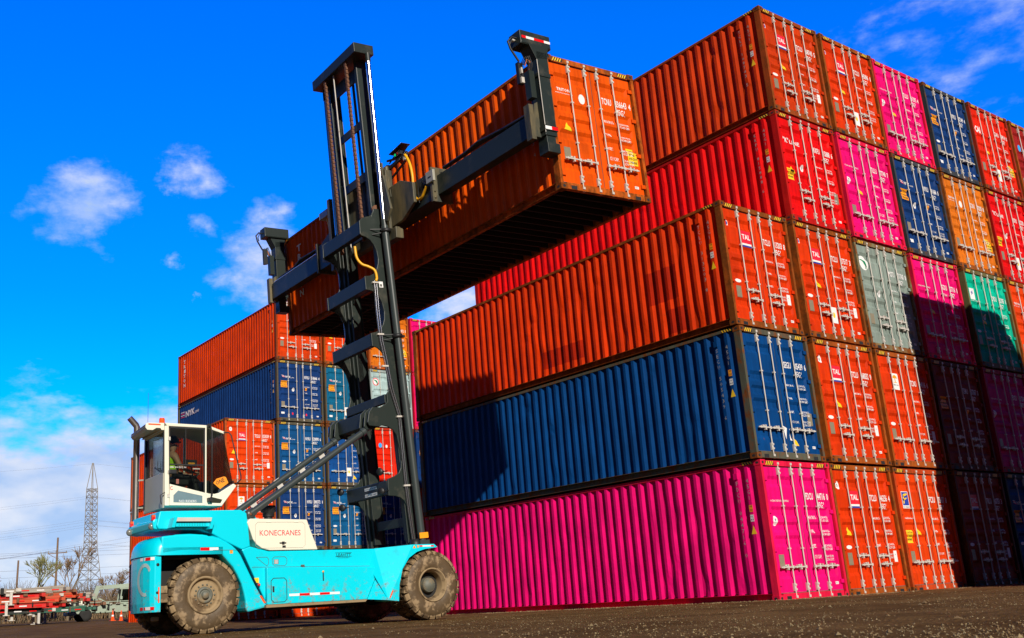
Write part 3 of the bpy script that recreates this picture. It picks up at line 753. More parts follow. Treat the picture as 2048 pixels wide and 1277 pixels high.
def container(mat, sp, group=None, marks=True):
    root = empty('shipping_container', mat)
    tag(root, sp['label'], 'container', group)
    c = sp['c']; rust = sp.get('rust', .35); col = (*c, rust * .40); fr = (*sp.get('fc', c), rust)
    root_col[0] = col
    f = link('frame', KIT['frame'], root, fr)
    dx, dy, dz = W_ - .162 + .003, L_ - .178 + .003, H_ - .118
    for x in (-.003, dx):
        for y in (-.003, dy):
            for z in (0, dz):
                link('corner_casting', KIT['corner_casting'], f, (*sp.get('fc', c), min(1, rust + .25)), loc=(x, y, z))
    link('side_panel', KIT['side_fn'](-1, sp['dent'])[0] if sp.get('dent') else KIT['side_l'], root, col); link('side_panel', KIT['side_r'], root, col)
    link('end_panel', KIT['end_panel'], root, col); link('roof', KIT['roof'], root, col); link('floor', KIT['floor'], root)
    link('door_seal', KIT['gasket'], root)
    st = sp.get('h', 'A')
    zz = {'A': (.67, .67, .67, .67), 'B': (.86, .66, .84, .66), 'C': (.66, .66, .66, .66)}[st]
    ss = {'A': (-1, -1, 1, 1), 'B': (1, -1, 1, -1), 'C': (-1, -1, 1, 1)}[st]
    for i, nm in enumerate(('door_l', 'door_r')):
        d = link('door', KIT[nm], root, col)
        for k in (2 * i, 2 * i + 1):
            link('locking_bar', KIT['bar'], d, loc=(BARX[k], 0, 0))
            link('handle', KIT['hl'] if ss[k] < 0 else KIT['hr'], d, loc=(BARX[k], 0, zz[k]))
    if marks: add_marks(root, sp)
    return root

PINK = (.86, .003, .17); TALc = (.69, .038, .001); REDK = (.80, .004, .004); NAVY = (.007, .040, .165); SEG = (.001, .052, .205); GREY = (.25, .31, .27)
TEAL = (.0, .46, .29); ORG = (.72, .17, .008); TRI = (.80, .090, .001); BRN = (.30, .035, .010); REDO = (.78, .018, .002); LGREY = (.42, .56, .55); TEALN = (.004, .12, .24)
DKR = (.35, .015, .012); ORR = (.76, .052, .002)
BROWNF = (.40, .085, .010)
G1 = 'shipping containers in the tall near stack'; G2 = 'shipping containers in the farther stack behind the machine'
PX, PZ = 2.609, 2.924
near = {
 (0, 1): dict(dent=31, c=PINK, fc=(.80, .012, .06), rust=.12, code='FDCU 044716 0', logo='ONE', ex='p2 plate sqB', bigw=1, h='A', side=1, nolab=0, label='bright pink container on the ground at the near corner of the tall stack'),
 (0, 2): dict(dent=32, c=SEG, fc=(.10, .10, .07), rust=.42, code='SEGU 505439 6', h='A', ex='tri3 plateR sqB torn', side=1, label='worn blue container between the pink one and the orange one at the stack corner'),
 (0, 3): dict(dent=33, c=TALc, fc=BROWNF, rust=.55, code='TCLU 313203 8', logo='TAL', h='B', ex='round oval plate sqR sqB', side=1, label='orange-brown container with dented side lying on the worn blue one at the stack corner'),
 (1, 1): dict(c=TALc, fc=BROWNF, rust=.45, code='TCLU 046256 4', logo='TAL', h='B', ex='p tri oval plate sqR', label='muddy orange container on the ground right of the bright pink one'),
 (1, 2): dict(c=TALc, fc=BROWNF, rust=.42, code='TCLU 968032 9', logo='TAL', h='B', ex='p tri2 oval plate sqR sqB', label='orange container right of the worn blue one, second from the ground'),
 (1, 3): dict(c=TALc, fc=BROWNF, rust=.55, code='TCLU 637517 3', logo='TAL', h='B', ex='round tri2 oval plate sqR poster sqB', label='orange container with a torn white poster between the doors, under the red one'),
 (1, 4): dict(dent=34, c=REDK, fc=(.50, .010, .006), rust=.25, code='KKFU 815888 6', logo='K', h='B', ex='p3 tri cautL plateR sqB', side=1, label='bright red container with white K LINE lettering above the stack corner step'),
 (1, 5): dict(dent=35, c=(.60, .042, .002), fc=(.36, .065, .010), rust=.45, code='TCLU 168743 5', logo='TAL', h='B', ex='round tri2 oval plate sqR sqB', side=1, label='orange-brown container at the top outer corner of the tall stack, against the sky'),
 (2, 1): dict(c=ORR, fc=(.55, .06, .01), rust=.4, code='FCIU 975437 8', logo='FLORENS', h='A', ex='tri2 cautL plate', label='red-orange container with a blue and yellow square logo, on the ground half in shadow'),
 (2, 2): dict(c=TALc, fc=BROWNF, rust=.4, code='TCNU 594116 6', logo='TREE', h='A', ex='oval plate sqR', label='orange container with a white tree logo panel, half in shadow'),
 (2, 3): dict(c=GREY, fc=(.24, .20, .10), rust=.52, code='MOTU 671760 8', logo='BIRD', h='B', ex='p3 plate sqB', label='pale grey-green container with a green bird in a white circle, in the near stack'),
 (2, 4): dict(c=PINK, fc=(.80, .012, .06), rust=.1, code='TLLU 477740 7', logo='ONE', bigw=1, h='A', ex='p2 tri2 plate sqB', label='pink container between the red one and the blue NYK one in the fourth tier'),
 (2, 5): dict(c=TALc, fc=BROWNF, rust=.5, code='TCLU 145896 1', logo='TAL', h='B', ex='round tri2 oval plate poster sqB', label='orange container in the top tier, left of the pink one, white sticker between its doors'),
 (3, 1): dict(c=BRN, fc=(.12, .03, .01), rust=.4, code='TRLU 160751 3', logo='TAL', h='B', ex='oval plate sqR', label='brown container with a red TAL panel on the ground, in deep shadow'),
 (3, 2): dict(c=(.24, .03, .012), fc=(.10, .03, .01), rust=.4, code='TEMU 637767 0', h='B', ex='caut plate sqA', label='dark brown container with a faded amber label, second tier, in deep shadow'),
 (3, 3): dict(c=PINK, fc=(.80, .012, .06), rust=.12, code='GCXU 527716 1', logo='ONE', glob=1, h='A', ex='tri2 plate sqB', label='pink container crossed by a shadow, between the grey-green and the teal ones'),
 (3, 4): dict(c=NAVY, fc=(.05, .055, .06), rust=.35, code='NYKU 891684 0', logo='NYK', h='A', ex='caut p3 plate sqA sqB sqW', label='navy blue NYK container between the pink and the light orange ones, fourth tier'),
 (3, 5): dict(c=PINK, fc=(.80, .012, .06), rust=.12, code='TLLU 461295 4', logo='ONE', bigw=1, h='A', ex='p2 tri2 plate sqB', label='pink container in the top tier against the sky'),
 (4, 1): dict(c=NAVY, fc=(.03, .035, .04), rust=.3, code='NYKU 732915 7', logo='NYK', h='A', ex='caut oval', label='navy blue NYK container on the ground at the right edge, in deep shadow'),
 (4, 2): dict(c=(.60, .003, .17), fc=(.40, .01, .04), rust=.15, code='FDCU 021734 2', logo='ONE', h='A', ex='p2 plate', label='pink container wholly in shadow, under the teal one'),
 (4, 3): dict(c=TEAL, fc=(.15, .13, .05), rust=.35, code='DFDU 782785 1', logo='STAR', h='B', ex='p3 tri2 oval plate sqB', label='teal green container, its lower half in shadow'),
 (4, 4): dict(c=ORG, fc=(.45, .12, .02), rust=.5, code='TCNU 773295 8', logo='TRITON', h='A', ex='plate cautR sqB', label='light orange container above the teal one'),
 (4, 5): dict(c=NAVY, fc=(.05, .055, .06), rust=.32, code='NYKU 737349 4', logo='NYK', h='A', ex='caut oval plate sqA sqB sqW', label='navy blue NYK container in the top tier, between the pink and the red ones'),
 (5, 1): dict(c=NAVY, fc=(.03, .035, .04), rust=.3, code='NYKU 700381 2', logo='NYK', h='A', ex='caut', label='dark blue container on the ground beyond the shadowed NYK one'),
 (5, 2): dict(c=DKR, fc=(.12, .02, .01), rust=.4, code='TEMU 601222 5', h='A', ex='caut', label='dark red container of the second tier cut by the right frame edge'),
 (5, 3): dict(c=ORR, fc=BROWNF, rust=.45, code='TCNU 640017 3', logo='TRITON', h='A', ex='plate cautR', label='orange container at the right frame edge, right of the teal one'),
 (5, 4): dict(c=REDK, fc=(.50, .010, .006), rust=.3, code='KKFU 812330 4', logo='K', h='B', ex='p3 cautL poster plate sqB', label='bright red K LINE container at the right edge, with a white poster near its base'),
 (5, 5): dict(c=REDO, fc=(.35, .03, .01), rust=.35, code='CAIU 859914 0', logo='CAI', h='B', ex='tri2 plate cautR poster sqB', label='red container with big white CAI letters in the top tier'),
 (6, 5): dict(c=DKR, fc=BROWNF, rust=.45, code='MRKU 302261 9', h='A', ex='dotS plate', label='dark red container with a light blue dot at the end of the top tier'),
 (6, 4): dict(c=ORR, fc=BROWNF, rust=.4, code='', h='A', ex='', label='orange container under the dark red one with the light blue dot'),
 (6, 3): dict(c=NAVY, rust=.3, code='', h='A', ex='', label='blue container out of frame in the third tier of the last column'),
 (6, 2): dict(c=BRN, rust=.3, code='', h='A', ex='', label='brown container out of frame in the second tier of the last column'),
 (6, 1): dict(c=ORR, rust=.3, code='', h='A', ex='', label='orange container out of frame at the foot of the last column'),
}
OFF = {(0, 1): (.06, 0), (0, 3): (-.045, .02), (0, 2): (-.01, 0), (1, 1): (-.06, .02), (2, 1): (-.06, .05), (1, 4): (.02, .0), (1, 5): (.02, -.01), (3, 5): (-.05, .02), (2, 3): (-.02, .03), (4, 3): (.03, -.03)}
rnd = random.Random(21)
for (c, l), sp in near.items():
    ox, oy = OFF.get((c, l), (rnd.uniform(-.02, .02), rnd.uniform(-.03, .03)))
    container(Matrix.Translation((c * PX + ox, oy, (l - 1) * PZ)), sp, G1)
# twist locks between the tiers of the near stack are part of the castings' gap: dark shoes
back = {
 (-1, 1): dict(c=ORR, rust=.35, code='TCLU 233018 6', logo='TAL', h='B', ex='plate', label='orange container at the foot of the short left column, behind the machine'),
 (-1, 2): dict(c=ORR, fc=BROWNF, rust=.35, code='TCNU 480917 2', logo='TREE', h='B', ex='oval plate', label='orange container with a tree logo, second tier of the short left column'),
 (-1, 3): dict(c=ORR, fc=(.50, .10, .02), rust=.35, code='TCLU 153559 8', logo='TAL', h='B', ex='p tri oval plate sqR sqB', label='orange container on top of the short left column, beside the cab'),
 (0, 1): dict(c=ORR, rust=.35, code='TCLU 702215 4', logo='TAL', h='B', ex='plate', label='orange container seen under the machine, foot of the tall back column'),
 (0, 2): dict(c=NAVY, fc=(.10, .09, .06), rust=.35, code='NYKU 080372 1', logo='NYK', h='A', ex='caut p3 sqA plate sqW sqB', label='navy NYK container just above the white engine cover, second tier of the back stack'),
 (0, 3): dict(c=(.005, .08, .24), fc=(.10, .09, .06), rust=.35, code='NYKU 520890 6', logo='NYK', h='A', ex='caut p3 sqA oval plate sqB', label='mid blue NYK container third from the ground, right of the orange one beside the cab'),
 (0, 4): dict(c=NAVY, fc=(.10, .09, .06), rust=.35, code='NYKU 518666 4', logo='NYK', h='A', ex='caut p3 sqA plate sqW sqB pinks', side=1, nykside=1, label='navy NYK container with a long visible side, fourth tier of the back stack'),
 (0, 5): dict(c=(.68, .048, .002), fc=(.30, .05, .008), rust=.3, code='TCLU 319071 5', logo='TAL', h='B', ex='tri2 oval plate sqR sqB', side=1, sidelogo='TRITON', label='orange-brown container on top of the back stack, its long side lit against the sky'),
 (1, 2): dict(c=(.004, .095, .25), fc=(.10, .09, .06), rust=.35, code='NYKU 733102 9', logo='NYK', h='A', ex='caut p3 sqA oval plate sqW', label='blue NYK container of the second tier left of the mast foot'),
 (1, 1): dict(c=DKR, rust=.3, code='', h='A', ex='', label='dark red container at the foot of the second back column'),
 (1, 3): dict(c=(.006, .07, .27), fc=(.10, .09, .06), rust=.4, code='SEGU 480027 3', h='A', ex='tri3 patch poster', label='scuffed blue container crossed by the tilt cylinders, third tier'),
 (1, 4): dict(c=TEALN, fc=(.10, .09, .06), rust=.35, code='NYKU 841150 2', logo='NYK', h='A', ex='caut p3 plate sqW poster patch', label='teal blue NYK container left of the mast, fourth tier of the back stack'),
 (1, 5): dict(c=ORR, fc=BROWNF, rust=.35, code='TCLU 410932 7', logo='TAL', h='B', ex='tri oval plate', label='orange container left of the mast in the top tier of the back stack'),
 (2, 1): dict(c=BRN, rust=.3, code='', h='A', ex='', label='brown container at the foot of the third back column'),
 (2, 2): dict(c=NAVY, fc=(.03, .03, .03), rust=.3, code='NYKU 427719 1', logo='NYK', h='A', ex='caut p3', label='shadowed navy NYK container between the mast posts'),
 (2, 3): dict(c=REDO, fc=(.5, .03, .01), rust=.3, code='MRKU 790415 8', h='A', ex='dotS plate', label='red container with a light blue dot seen between the mast posts'),
 (2, 4): dict(c=LGREY, fc=(.35, .42, .40), rust=.25, code='MOTU 671101 4', logo='BIRD', red=1, h='A', ex='p3', label='pale blue-grey container with a green bird in a red ring, behind the mast'),
 (2, 5): dict(c=ORG, fc=(.45, .10, .02), rust=.35, code='TCNU 184012 1', logo='TRITON', h='A', ex='cautR sqB', label='orange container right of the lift cylinder, top tier of the back stack'),
 (3, 1): dict(c=NAVY, rust=.3, code='', h='A', ex='', label='blue container at the foot of the fourth back column'),
 (3, 2): dict(c=ORR, rust=.3, code='', h='A', ex='', label='orange container second from the ground in the fourth back column'),
 (3, 3): dict(c=NAVY, rust=.3, code='NYKU 518031 0', logo='NYK', h='A', ex='caut', label='navy container, a sliver seen right of the lift cylinder'),
 (3, 4): dict(c=PINK, fc=(.80, .012, .06), rust=.1, code='TLLU 500612 3', logo='ONE', h='A', ex='', label='pink container, a sliver seen right of the lift cylinder above the navy one'),
 (3, 5): dict(c=PINK, fc=(.80, .012, .06), rust=.1, code='TLLU 461880 0', logo='ONE', h='A', ex='sqW', label='pink container peeping over the near stack, top tier of the back stack'),
}
BM = Matrix.Translation((3.415, 28.15, .16)) @ Matrix.Rotation(-.0076, 4, 'Z')
for (c, l), sp in back.items():
    ox, oy = (-.03 if l == 3 and c == -1 else 0), rnd.uniform(-.03, .03)
    container(BM @ Matrix.Translation((c * 2.575 + ox, oy, (l - 1) * PZ)), sp, G2)
# stack behind the photographer's right shoulder: it throws the stepped shadow on the near stack
OX, OY = 4.62, -7.85 - L_
k = 0
NMS = ['nearer the machine', 'in the middle', 'farther from the machine']
ORD = ['at the foot', 'second from the ground', 'third from the ground', 'topmost']
for c in range(3):
    for l in range(4 if c < 2 else 3):
        cc = [TALc, NAVY, PINK, ORG, SEG, BRN, REDO, TALc, NAVY, ORR, TEAL][k]; nm = ['orange', 'navy', 'pink', 'light orange', 'blue', 'brown', 'red', 'rusty orange', 'dark navy', 'bright orange', 'teal'][k]; k += 1
        container(Matrix.Translation((OX + c * 2.60, OY, l * PZ)), dict(c=cc, rust=.35, h='A', code='', label='%s container %s, column %s, stack outside the frame' % (nm, ORD[l], NMS[c])), 'shipping containers in the stack outside the frame', marks=False)
# the container in the air
HM = Matrix.Translation((-5.0136, -.0747, 7.9918)) @ Matrix.Rotation(-.04247, 4, 'Z') @ Matrix.Rotation(-.0467, 4, 'Y') @ Matrix.Rotation(.00908, 4, 'X')
held = container(HM, dict(c=TRI, fc=(.55, .11, .01), rust=.48, code='TCNU 836643 4', logo='TRITON', bigw=1, h='A', ex='tri plate cautR sqB', side=1, nolab=1, sidelogo='TRITON', label='orange container hanging high in the air from the machine\'s spreader'), None)

# ------------------------------------------------------------------ the container handler
CR = Matrix.Translation((-5.0136, -.0747, 0)) @ Matrix.Rotation(-.04247, 4, 'Z')
crane = empty('container_handler', CR)
tag(crane, 'turquoise container handling machine with white cab, dark mast and four muddy tyres', 'container handler')
def cpart(name, mb, mats, parent=None, bevel=0, mat=None, label=None):
    o = link(name, mb.mesh(name, mats, recalc=False), parent or crane, bevel=bevel)
    if mat is not None: o.matrix_local = mat
    if label: o['label'] = label
    return o
VC = 6.15
# --- chassis
b = MB()
b.prism([(-6.23, 2.27), (-4.62, 2.30), (-4.50, 2.24), (-4.47, 2.03), (-4.43, 1.60), (-4.60, 1.54), (-4.91, 1.69), (-5.17, 1.83), (-5.44, 1.93), (-6.25, 1.94), (-6.29, 2.0)], 4.95, 6.55, 1)
b.prism([(-4.605, 1.54), (-4.43, 1.599), (-4.04, 1.50), (-1.63, 1.51), (-1.63, 1.16), (-1.9, .55), (-4.12, .55)], 4.952, 7.35, 1)
chassis = cpart('chassis', b, [CYAN], bevel=.02)
for v0, v1 in ((7.1, 7.45), (4.85, 5.2)):
    b = MB(); b.prism([(-4.13, .49), (-4.135, 1.19), (-1.60, 1.13), (-1.93, .50)], v0, v1, 1); sb = cpart('side_panel', b, [CYAN], chassis, bevel=.015)
b = MB(); b.prism([(-4.16, .435), (-4.16, .489), (-1.93, .499), (-1.98, .455)], 4.84, 5.3, 1); cpart('skirt', b, [TANM], chassis)
# black running gear between the wheels
b = MB(); b.box(-6.2, -.3, 5.45, 6.85, .52, 1.42); b.box(-6.1, -4.6, 5.15, 5.45, 1.40, 1.50); b.box(-1.0, -.1, 4.75, 7.55, .45, .98); b.box(-5.5, -5.14, 5.2, 7.1, .5, .95); b.box(-4.4, -1.9, 5.3, 7.0, .40, .54)
cpart('running_gear', b, [RUB], bevel=.03)
b = MB(); b.box(-6.22, -5.98, 5.10, 5.45, .62, .78); b.box(-6.16, -6.02, 5.08, 5.3, .78, .92); b.box(-6.2, -6.1, 5.3, 5.5, .3, .38); cpart('towing_bracket', b, [TANM], bevel=.02)
# front mudguard with its facets
FE = []
for sgn in (1, -1):
    def V(v): return VC + (v - VC) * sgn
    f = MB()
    out = [(-1.0, 1.55), (-.46, 1.555), (-.385, 1.49), (-.70, 1.455), (-.90, 1.40), (-1.10, 1.28), (-1.27, 1.06), (-1.36, .76), (-1.39, .43), (-1.64, .46)]
    n = len(out)
    vs = [(u, V(4.5), z) for u, z in out] + [(u, V(5.1), z) for u, z in out]
    f.add(vs, [tuple(range(n)) if sgn > 0 else tuple(range(n))[::-1]] + [(i, n + i, n + (i + 1) % n, (i + 1) % n) for i in range(n - 1)])
    A = (-1.66, V(4.95), 1.512); B = (-1.0, V(4.5), 1.55); F = (-1.64, V(4.5), .46); A2 = (-1.66, V(4.95), 1.14); A3 = (-1.93, V(4.85), .50); A1 = (-1.60, V(4.85), 1.135); A4 = (-1.80, V(4.95), 1.14)
    f.add([A, B, F, A4, A1, A3], [(0, 1, 2), (0, 2, 3), (4, 2, 5)])
    f.add([A1, A4, F], [(0, 1, 2)])
    f.add([A, B, (-.46, V(4.5), 1.555), (-.46, V(5.1), 1.55), (-1.66, V(5.1), 1.51)], [(0, 1, 2, 3, 4)])
    FE.append(cpart('front_mudguard', f, [CYAN], bevel=0))
# rear mudguards and hood over the rear wheels
RF = [(-6.20, 1.47), (-6.20, 1.805), (-5.9, 1.84), (-5.65, 1.85), (-5.4, 1.835), (-5.19, 1.80), (-5.04, 1.755), (-4.91, 1.69), (-4.80, 1.62), (-4.71, 1.54), (-4.63, 1.44), (-4.34, .87), (-4.09, .45), (-4.51, .37), (-4.54, .45), (-4.545, .58), (-4.57, .71), (-4.62, .89), (-4.70, 1.06), (-4.79, 1.21), (-4.91, 1.34), (-5.0, 1.44), (-5.09, 1.50), (-5.45, 1.515), (-5.82, 1.52)]
rear = None
RFF = [(-5.70, 1.52), (-5.70, 1.83)] + [p for p in RF if p[0] > -5.66]
for a, c, RF_ in ((6.88, 7.14, RFF), (4.93, 5.42, RF)):
    b = MB(); b.prism(RF_, a, c, 1); rear = cpart('rear_mudguard', b, [CYAN], bevel=.035)
b = MB(); vs = []; PLH = [(-6.20, 4.93), (-6.28, 4.95), (-6.36, 5.03), (-6.43, 5.22), (-6.465, 5.5), (-6.455, 5.85), (-6.375, 6.2), (-6.265, 6.55), (-6.165, 6.82), (-6.05, 7.03), (-5.92, 7.14), (-5.0, 7.17), (-5.0, 4.93)]
n = len(PLH)
for z, k, dv in ((1.465, 0, 0), (1.60, .02, 0), (1.70, .06, .012), (1.77, .13, .035), (1.815, .24, .08), (1.84, .42, .16), (1.85, .66, .30)):
    for i, (u, v) in enumerate(PLH):
        vs.append((u + (k if u < -5.5 else 0), VC + (v - VC) * (1 - dv / 1.2), z))
b.add(vs, [(j * n + i, (j + 1) * n + i, (j + 1) * n + (i + 1) % n, j * n + (i + 1) % n) for j in range(6) for i in range(n)], 0, True)
b.add(vs[-n:], [tuple(range(n))[::-1]]); cpart('rear_hood', b, [CYAN])
b = MB(); pl_ = [(-6.18, 4.98), (-6.30, 4.98), (-6.37, 5.06), (-6.43, 5.25), (-6.455, 5.55), (-6.44, 5.85), (-6.36, 6.2), (-6.25, 6.55), (-6.15, 6.82), (-6.04, 7.02), (-5.92, 7.12), (-5.8, 7.12)]
n = len(pl_); vs = []
for z, k in ((.46, .90), (.62, .96), (.95, 1.0), (1.25, 1.0), (1.455, .97)):
    for u, v in pl_: vs.append((-6.2 + (u + 6.2) * k, v, z))
for u, v in pl_: pass
fs = [(j * n + i, (j + 1) * n + i, (j + 1) * n + (i + 1) % n, j * n + (i + 1) % n) for j in range(4) for i in range(n)]
b.add(vs, fs, 0, False); b.add(vs[:n], [tuple(range(n))]); b.add(vs[-n:], [tuple(range(n))[::-1]])
cw = cpart('counterweight', b, [CYAN], bevel=.012)
# curved white mark and reflectors on the counterweight
def cwp(t, z, off=.006):       # point on the rear curve, t 0..1 from near corner
    i = min(int(t * 3), 2); f_ = t * 3 - i; P = pl_[1:5]
    u = P[i][0] + (P[i + 1][0] - P[i][0]) * f_; v = P[i][1] + (P[i + 1][1] - P[i][1]) * f_
    k = 1.0 if z > .95 else .96 + .04 * (z - .62) / .33 if z > .62 else .90 + .06 * (z - .46) / .16
    if z > 1.25: k = 1 - .03 * (z - 1.25) / .205
    return (-6.2 + (u + 6.2) * k - off, v - off, z)
b = MB(); pr = None
for k in range(17):
    a = R(35 + k * 15.6); t0 = .58 - .38 * math.cos(a); z0 = 1.04 + .30 * math.sin(a); t1 = .58 - .26 * math.cos(a); z1 = 1.04 + .235 * math.sin(a)
    q = (cwp(t0, z0), cwp(t1, z1))
    if pr: b.add([pr[0], q[0], q[1], pr[1]], [(0, 1, 2, 3)])
    pr = q
cpart('logo', b, [flat('shaded_white_mark', (.40, .56, .56), .6)], cw)  # white mark coloured grey-blue, the shade of the rear face painted in
def cws(z, m1):
    b = MB()
    for k in range(3):
        t0, t1 = .02 + k * .27, .02 + (k + 1) * .27
        b.add([cwp(t0, z, .007), cwp(t1, z, .007), cwp(t1, z + .055, .007), cwp(t0, z + .055, .007)], [(3, 2, 1, 0)], (k + m1) % 2)
    cpart('reflective_strip', b, [TAILR, WREF], cw)
cws(.50, 0); cws(1.385, 1)
b = MB(); b.lathe([(0, -.003), (.03, -.003), (.03, .004)], 16, 'y', (-6.245, 4.979, 1.30)); b.lathe([(0, -.003), (.025, -.003), (.025, .004)], 16, 'y', (-6.25, 4.979, .80)); cpart('bolt_hole', b, [BLACK], cw)
b = MB(); b.box(-6.235, -6.21, 4.972, 4.98, .62, .90, 0); cpart('reflector', b, [ORANGEP], cw)
def vquad(mb, u0, u1, z0, z1, v, mat=0): mb.add([(u0, v, z0), (u1, v, z0), (u1, v, z1), (u0, v, z1)], [(0, 1, 2, 3)], mat)
def strip(parent, u0, u1, z0, z1, v, seq):
    b = MB(); n = len(seq)
    for k, s_ in enumerate(seq): vquad(b, u0 + (u1 - u0) * k / n, u0 + (u1 - u0) * (k + 1) / n, z0, z1, v, s_)
    cpart('reflective_strip', b, [WREF, TAILR], parent)
strip(sb, -3.67, -2.56, .63, .675, 4.846, (0, 1, 0, 1, 0)); strip(rear, -5.45, -5.09, 1.535, 1.59, 4.926, (1, 0))
strip(FE[0], -.83, -.47, 1.502, 1.532, 4.495, (1, 0, 0, 0, 1)); strip(FE[0], -1.90, -1.68, .52, .56, 4.78, (1, 0, 1)) if 0 else None
b = MB(); b.add([(-1.62, 4.494, .50), (-1.59, 4.494, .495), (-1.51, 4.494, .64), (-1.54, 4.494, .65)], [(0, 1, 2, 3)]); cpart('reflector', b, [ORANGEP], FE[0])
b = MB(); b.add([(-1.0, 4.494, 1.475), (-.92, 4.494, 1.475), (-.96, 4.494, 1.54)], [(0, 1, 2)]); vquad(b, -.89, -.85, 1.485, 1.535, 4.494); cpart('warning_sticker', b, [S_AMB], FE[0])
b = MB(); vquad(b, -4.86, -4.80, 1.47, 1.53, 4.926); cpart('warning_sticker', b, [S_AMB], rear)
b = MB(); b.add([(-4.37, 4.925, 1.0), (-4.27, 4.925, 1.0), (-4.27, 4.925, .90), (-4.32, 4.925, .91)], [(0, 3, 2, 1)]); cpart('warning_sticker', b, [S_YEL], rear)
b = MB(); b.lathe([(0, -.03), (.025, -.03), (.025, .0)], 12, 'y', (-4.275, 4.925, .87)); cpart('stop_button', b, [TAILR], rear)
b = MB(); b.add([(-4.26, 4.925, .66), (-4.22, 4.925, .67), (-4.13, 4.925, .53), (-4.17, 4.925, .52)], [(0, 3, 2, 1)]); cpart('reflector', b, [ORANGEP], rear)
# hatches: thin dark outlines, handles, lines
def outline(mb, pts, v, w, mat=0):
    n = len(pts)
    for i in range(n):
        a = Vector((pts[i][0], v, pts[i][1])); c = Vector((pts[(i + 1) % n][0], v, pts[(i + 1) % n][1])); mb.bar(a, c, w, .006, mat, up=(0, 1, 0))
def rr(u0, u1, z0, z1, r=.05):
    return [(u0 + r, z0), (u1 - r, z0), (u1, z0 + r), (u1, z1 - r), (u1 - r, z1), (u0 + r, z1), (u0, z1 - r), (u0, z0 + r)]
b = MB(); outline(b, rr(-4.05, -3.72, .53, .98), 4.849, .012); b.box(-4.02, -3.985, 4.84, 4.85, .72, .83); cpart('hatch', b, [BLACK], sb)
b = MB(); outline(b, rr(-4.35, -4.05, 1.22, 1.39, .04)[1:6], 4.948, .006); outline(b, rr(-3.97, -3.66, 1.22, 1.39, .04), 4.948, .006); b.bar((-4.4, 4.949, 1.205), (-1.7, 4.949, 1.16), .006, .006); b.box(-3.36, -3.28, 4.935, 4.95, 1.19, 1.225); b.box(-3.33, -3.27, 4.93, 4.95, 1.165, 1.19)
b.bar((-5.2, 4.926, 1.54), (-4.72, 4.926, 1.535), .006, .006); cpart('panel_joints', b, [GASKET], chassis)
b = MB(); vquad(b, -3.94, -3.84, 1.25, 1.34, 4.946, 0)
for k in range(5): vquad(b, -3.93, -3.85, 1.26 + .016 * k, 1.268 + .016 * k, 4.9445, 1)
cpart('data_plate', b, [GASKET, WHITE], chassis)
b = MB(); b.lathe([(0, -.012), (.02, -.012), (.02, 0)], 12, 'y', (-2.92, 4.849, 1.075)); cpart('level_cap', b, [S_AMB], sb)
b = MB(); b.box(-2.93, -2.91, 4.838, 4.85, .90, 1.05); cpart('level_gauge', b, [DARK], sb)
b = MB(); put_text(b, 'LEAVITT', (-2.56, 4.944, 1.375), XD, ZD, .055, .34, 1, 0, .01)
for z in (1.365, 1.44): vquad(b, -2.58, -2.2, z, z + .005, 4.9445)
put_text(b, 'MACHINERY', (-2.53, 4.944, 1.335), XD, ZD, .018, .28); b2 = b; cpart('dealer_lettering', b, [flat('dark_teal_print', (.0, .10, .12), .5)], chassis)
# white engine cover
b = MB(); b.prism([(-4.50, 2.06), (-4.43, 2.13), (-3.21, 2.11), (-2.98, 1.515), (-4.02, 1.515), (-4.18, 1.55), (-4.30, 1.63), (-4.38, 1.73), (-4.42, 1.85)], 4.93, 7.37, 1)
ec = cpart('engine_cover', b, [CREAM], bevel=.015)
b = MB(); outline(b, rr(-4.33, -3.26, 1.56, 2.06, .05), 4.928, .005); cpart('hatch', b, [CABG], ec)
for u in (-4.1, -3.5):
    b = MB(); b.box(u, u + .10, 4.918, 4.93, 2.055, 2.07); cpart('hinge', b, [CREAM], ec)
b = MB(); b.box(-3.82, -3.68, 4.915, 4.93, 1.645, 1.665); b.box(-3.77, -3.72, 4.905, 4.93, 1.63, 1.68); b.box(-3.76, -3.69, 4.92, 4.93, 1.565, 1.605); cpart('latch', b, [DARK], ec)
b = MB(); put_text(b, 'KONECRANES', (-4.25, 4.9265, 1.80), XD, ZD, .105, .89, 1, 0, .0, res=3); cpart('lettering', b, [S_RED], ec)
# cleaner, exhaust, step, lamps
b = MB(); b.lathe([(0, .22), (.15, .22), (.16, .18), (.16, .10), (.12, .08), (.12, 0)], 20, 'z', (-3.70, 5.7, 2.24)); b.lathe([(.09, .1), (.09, -.15)], 16, 'z', (-3.70, 5.7, 2.24)); cpart('air_cleaner', b, [DARK])
b = MB(); b.tube([(-6.17, 6.62, 2.1), (-6.17, 6.62, 4.14), (-6.19, 6.62, 4.18), (-6.33, 6.62, 4.33)], [.065, .065, .065, .062], 16)
ex = cpart('exhaust_pipe', b, [flat('exhaust_steel', (.42, .38, .34), .28, metal=.9, noise=.2)])
b = MB(); b.bar((-6.17, 6.62, 3.05), (-6.05, 6.5, 3.05), .03, .03); b.bar((-6.17, 6.62, 2.5), (-6.05, 6.5, 2.5), .03, .03); cpart('pipe_clamp', b, [CABG], ex)
b = MB(); b.prism([(-6.04, 2.06), (-5.30, 2.06), (-5.30, 2.13), (-6.02, 2.13)], 4.72, 4.95, 1, 1)
b.prism([(-6.09, 1.95), (-6.03, 1.95), (-5.98, 2.13), (-6.04, 2.13)], 4.70, 4.95, 1); b.prism([(-5.36, 1.92), (-5.30, 1.92), (-5.24, 2.13), (-5.30, 2.13)], 4.70, 4.95, 1)
b.box(-6.0, -5.33, 4.78, 4.80, 1.97, 2.06)
st = cpart('step', b, [CYAN, GALV])
b = MB()
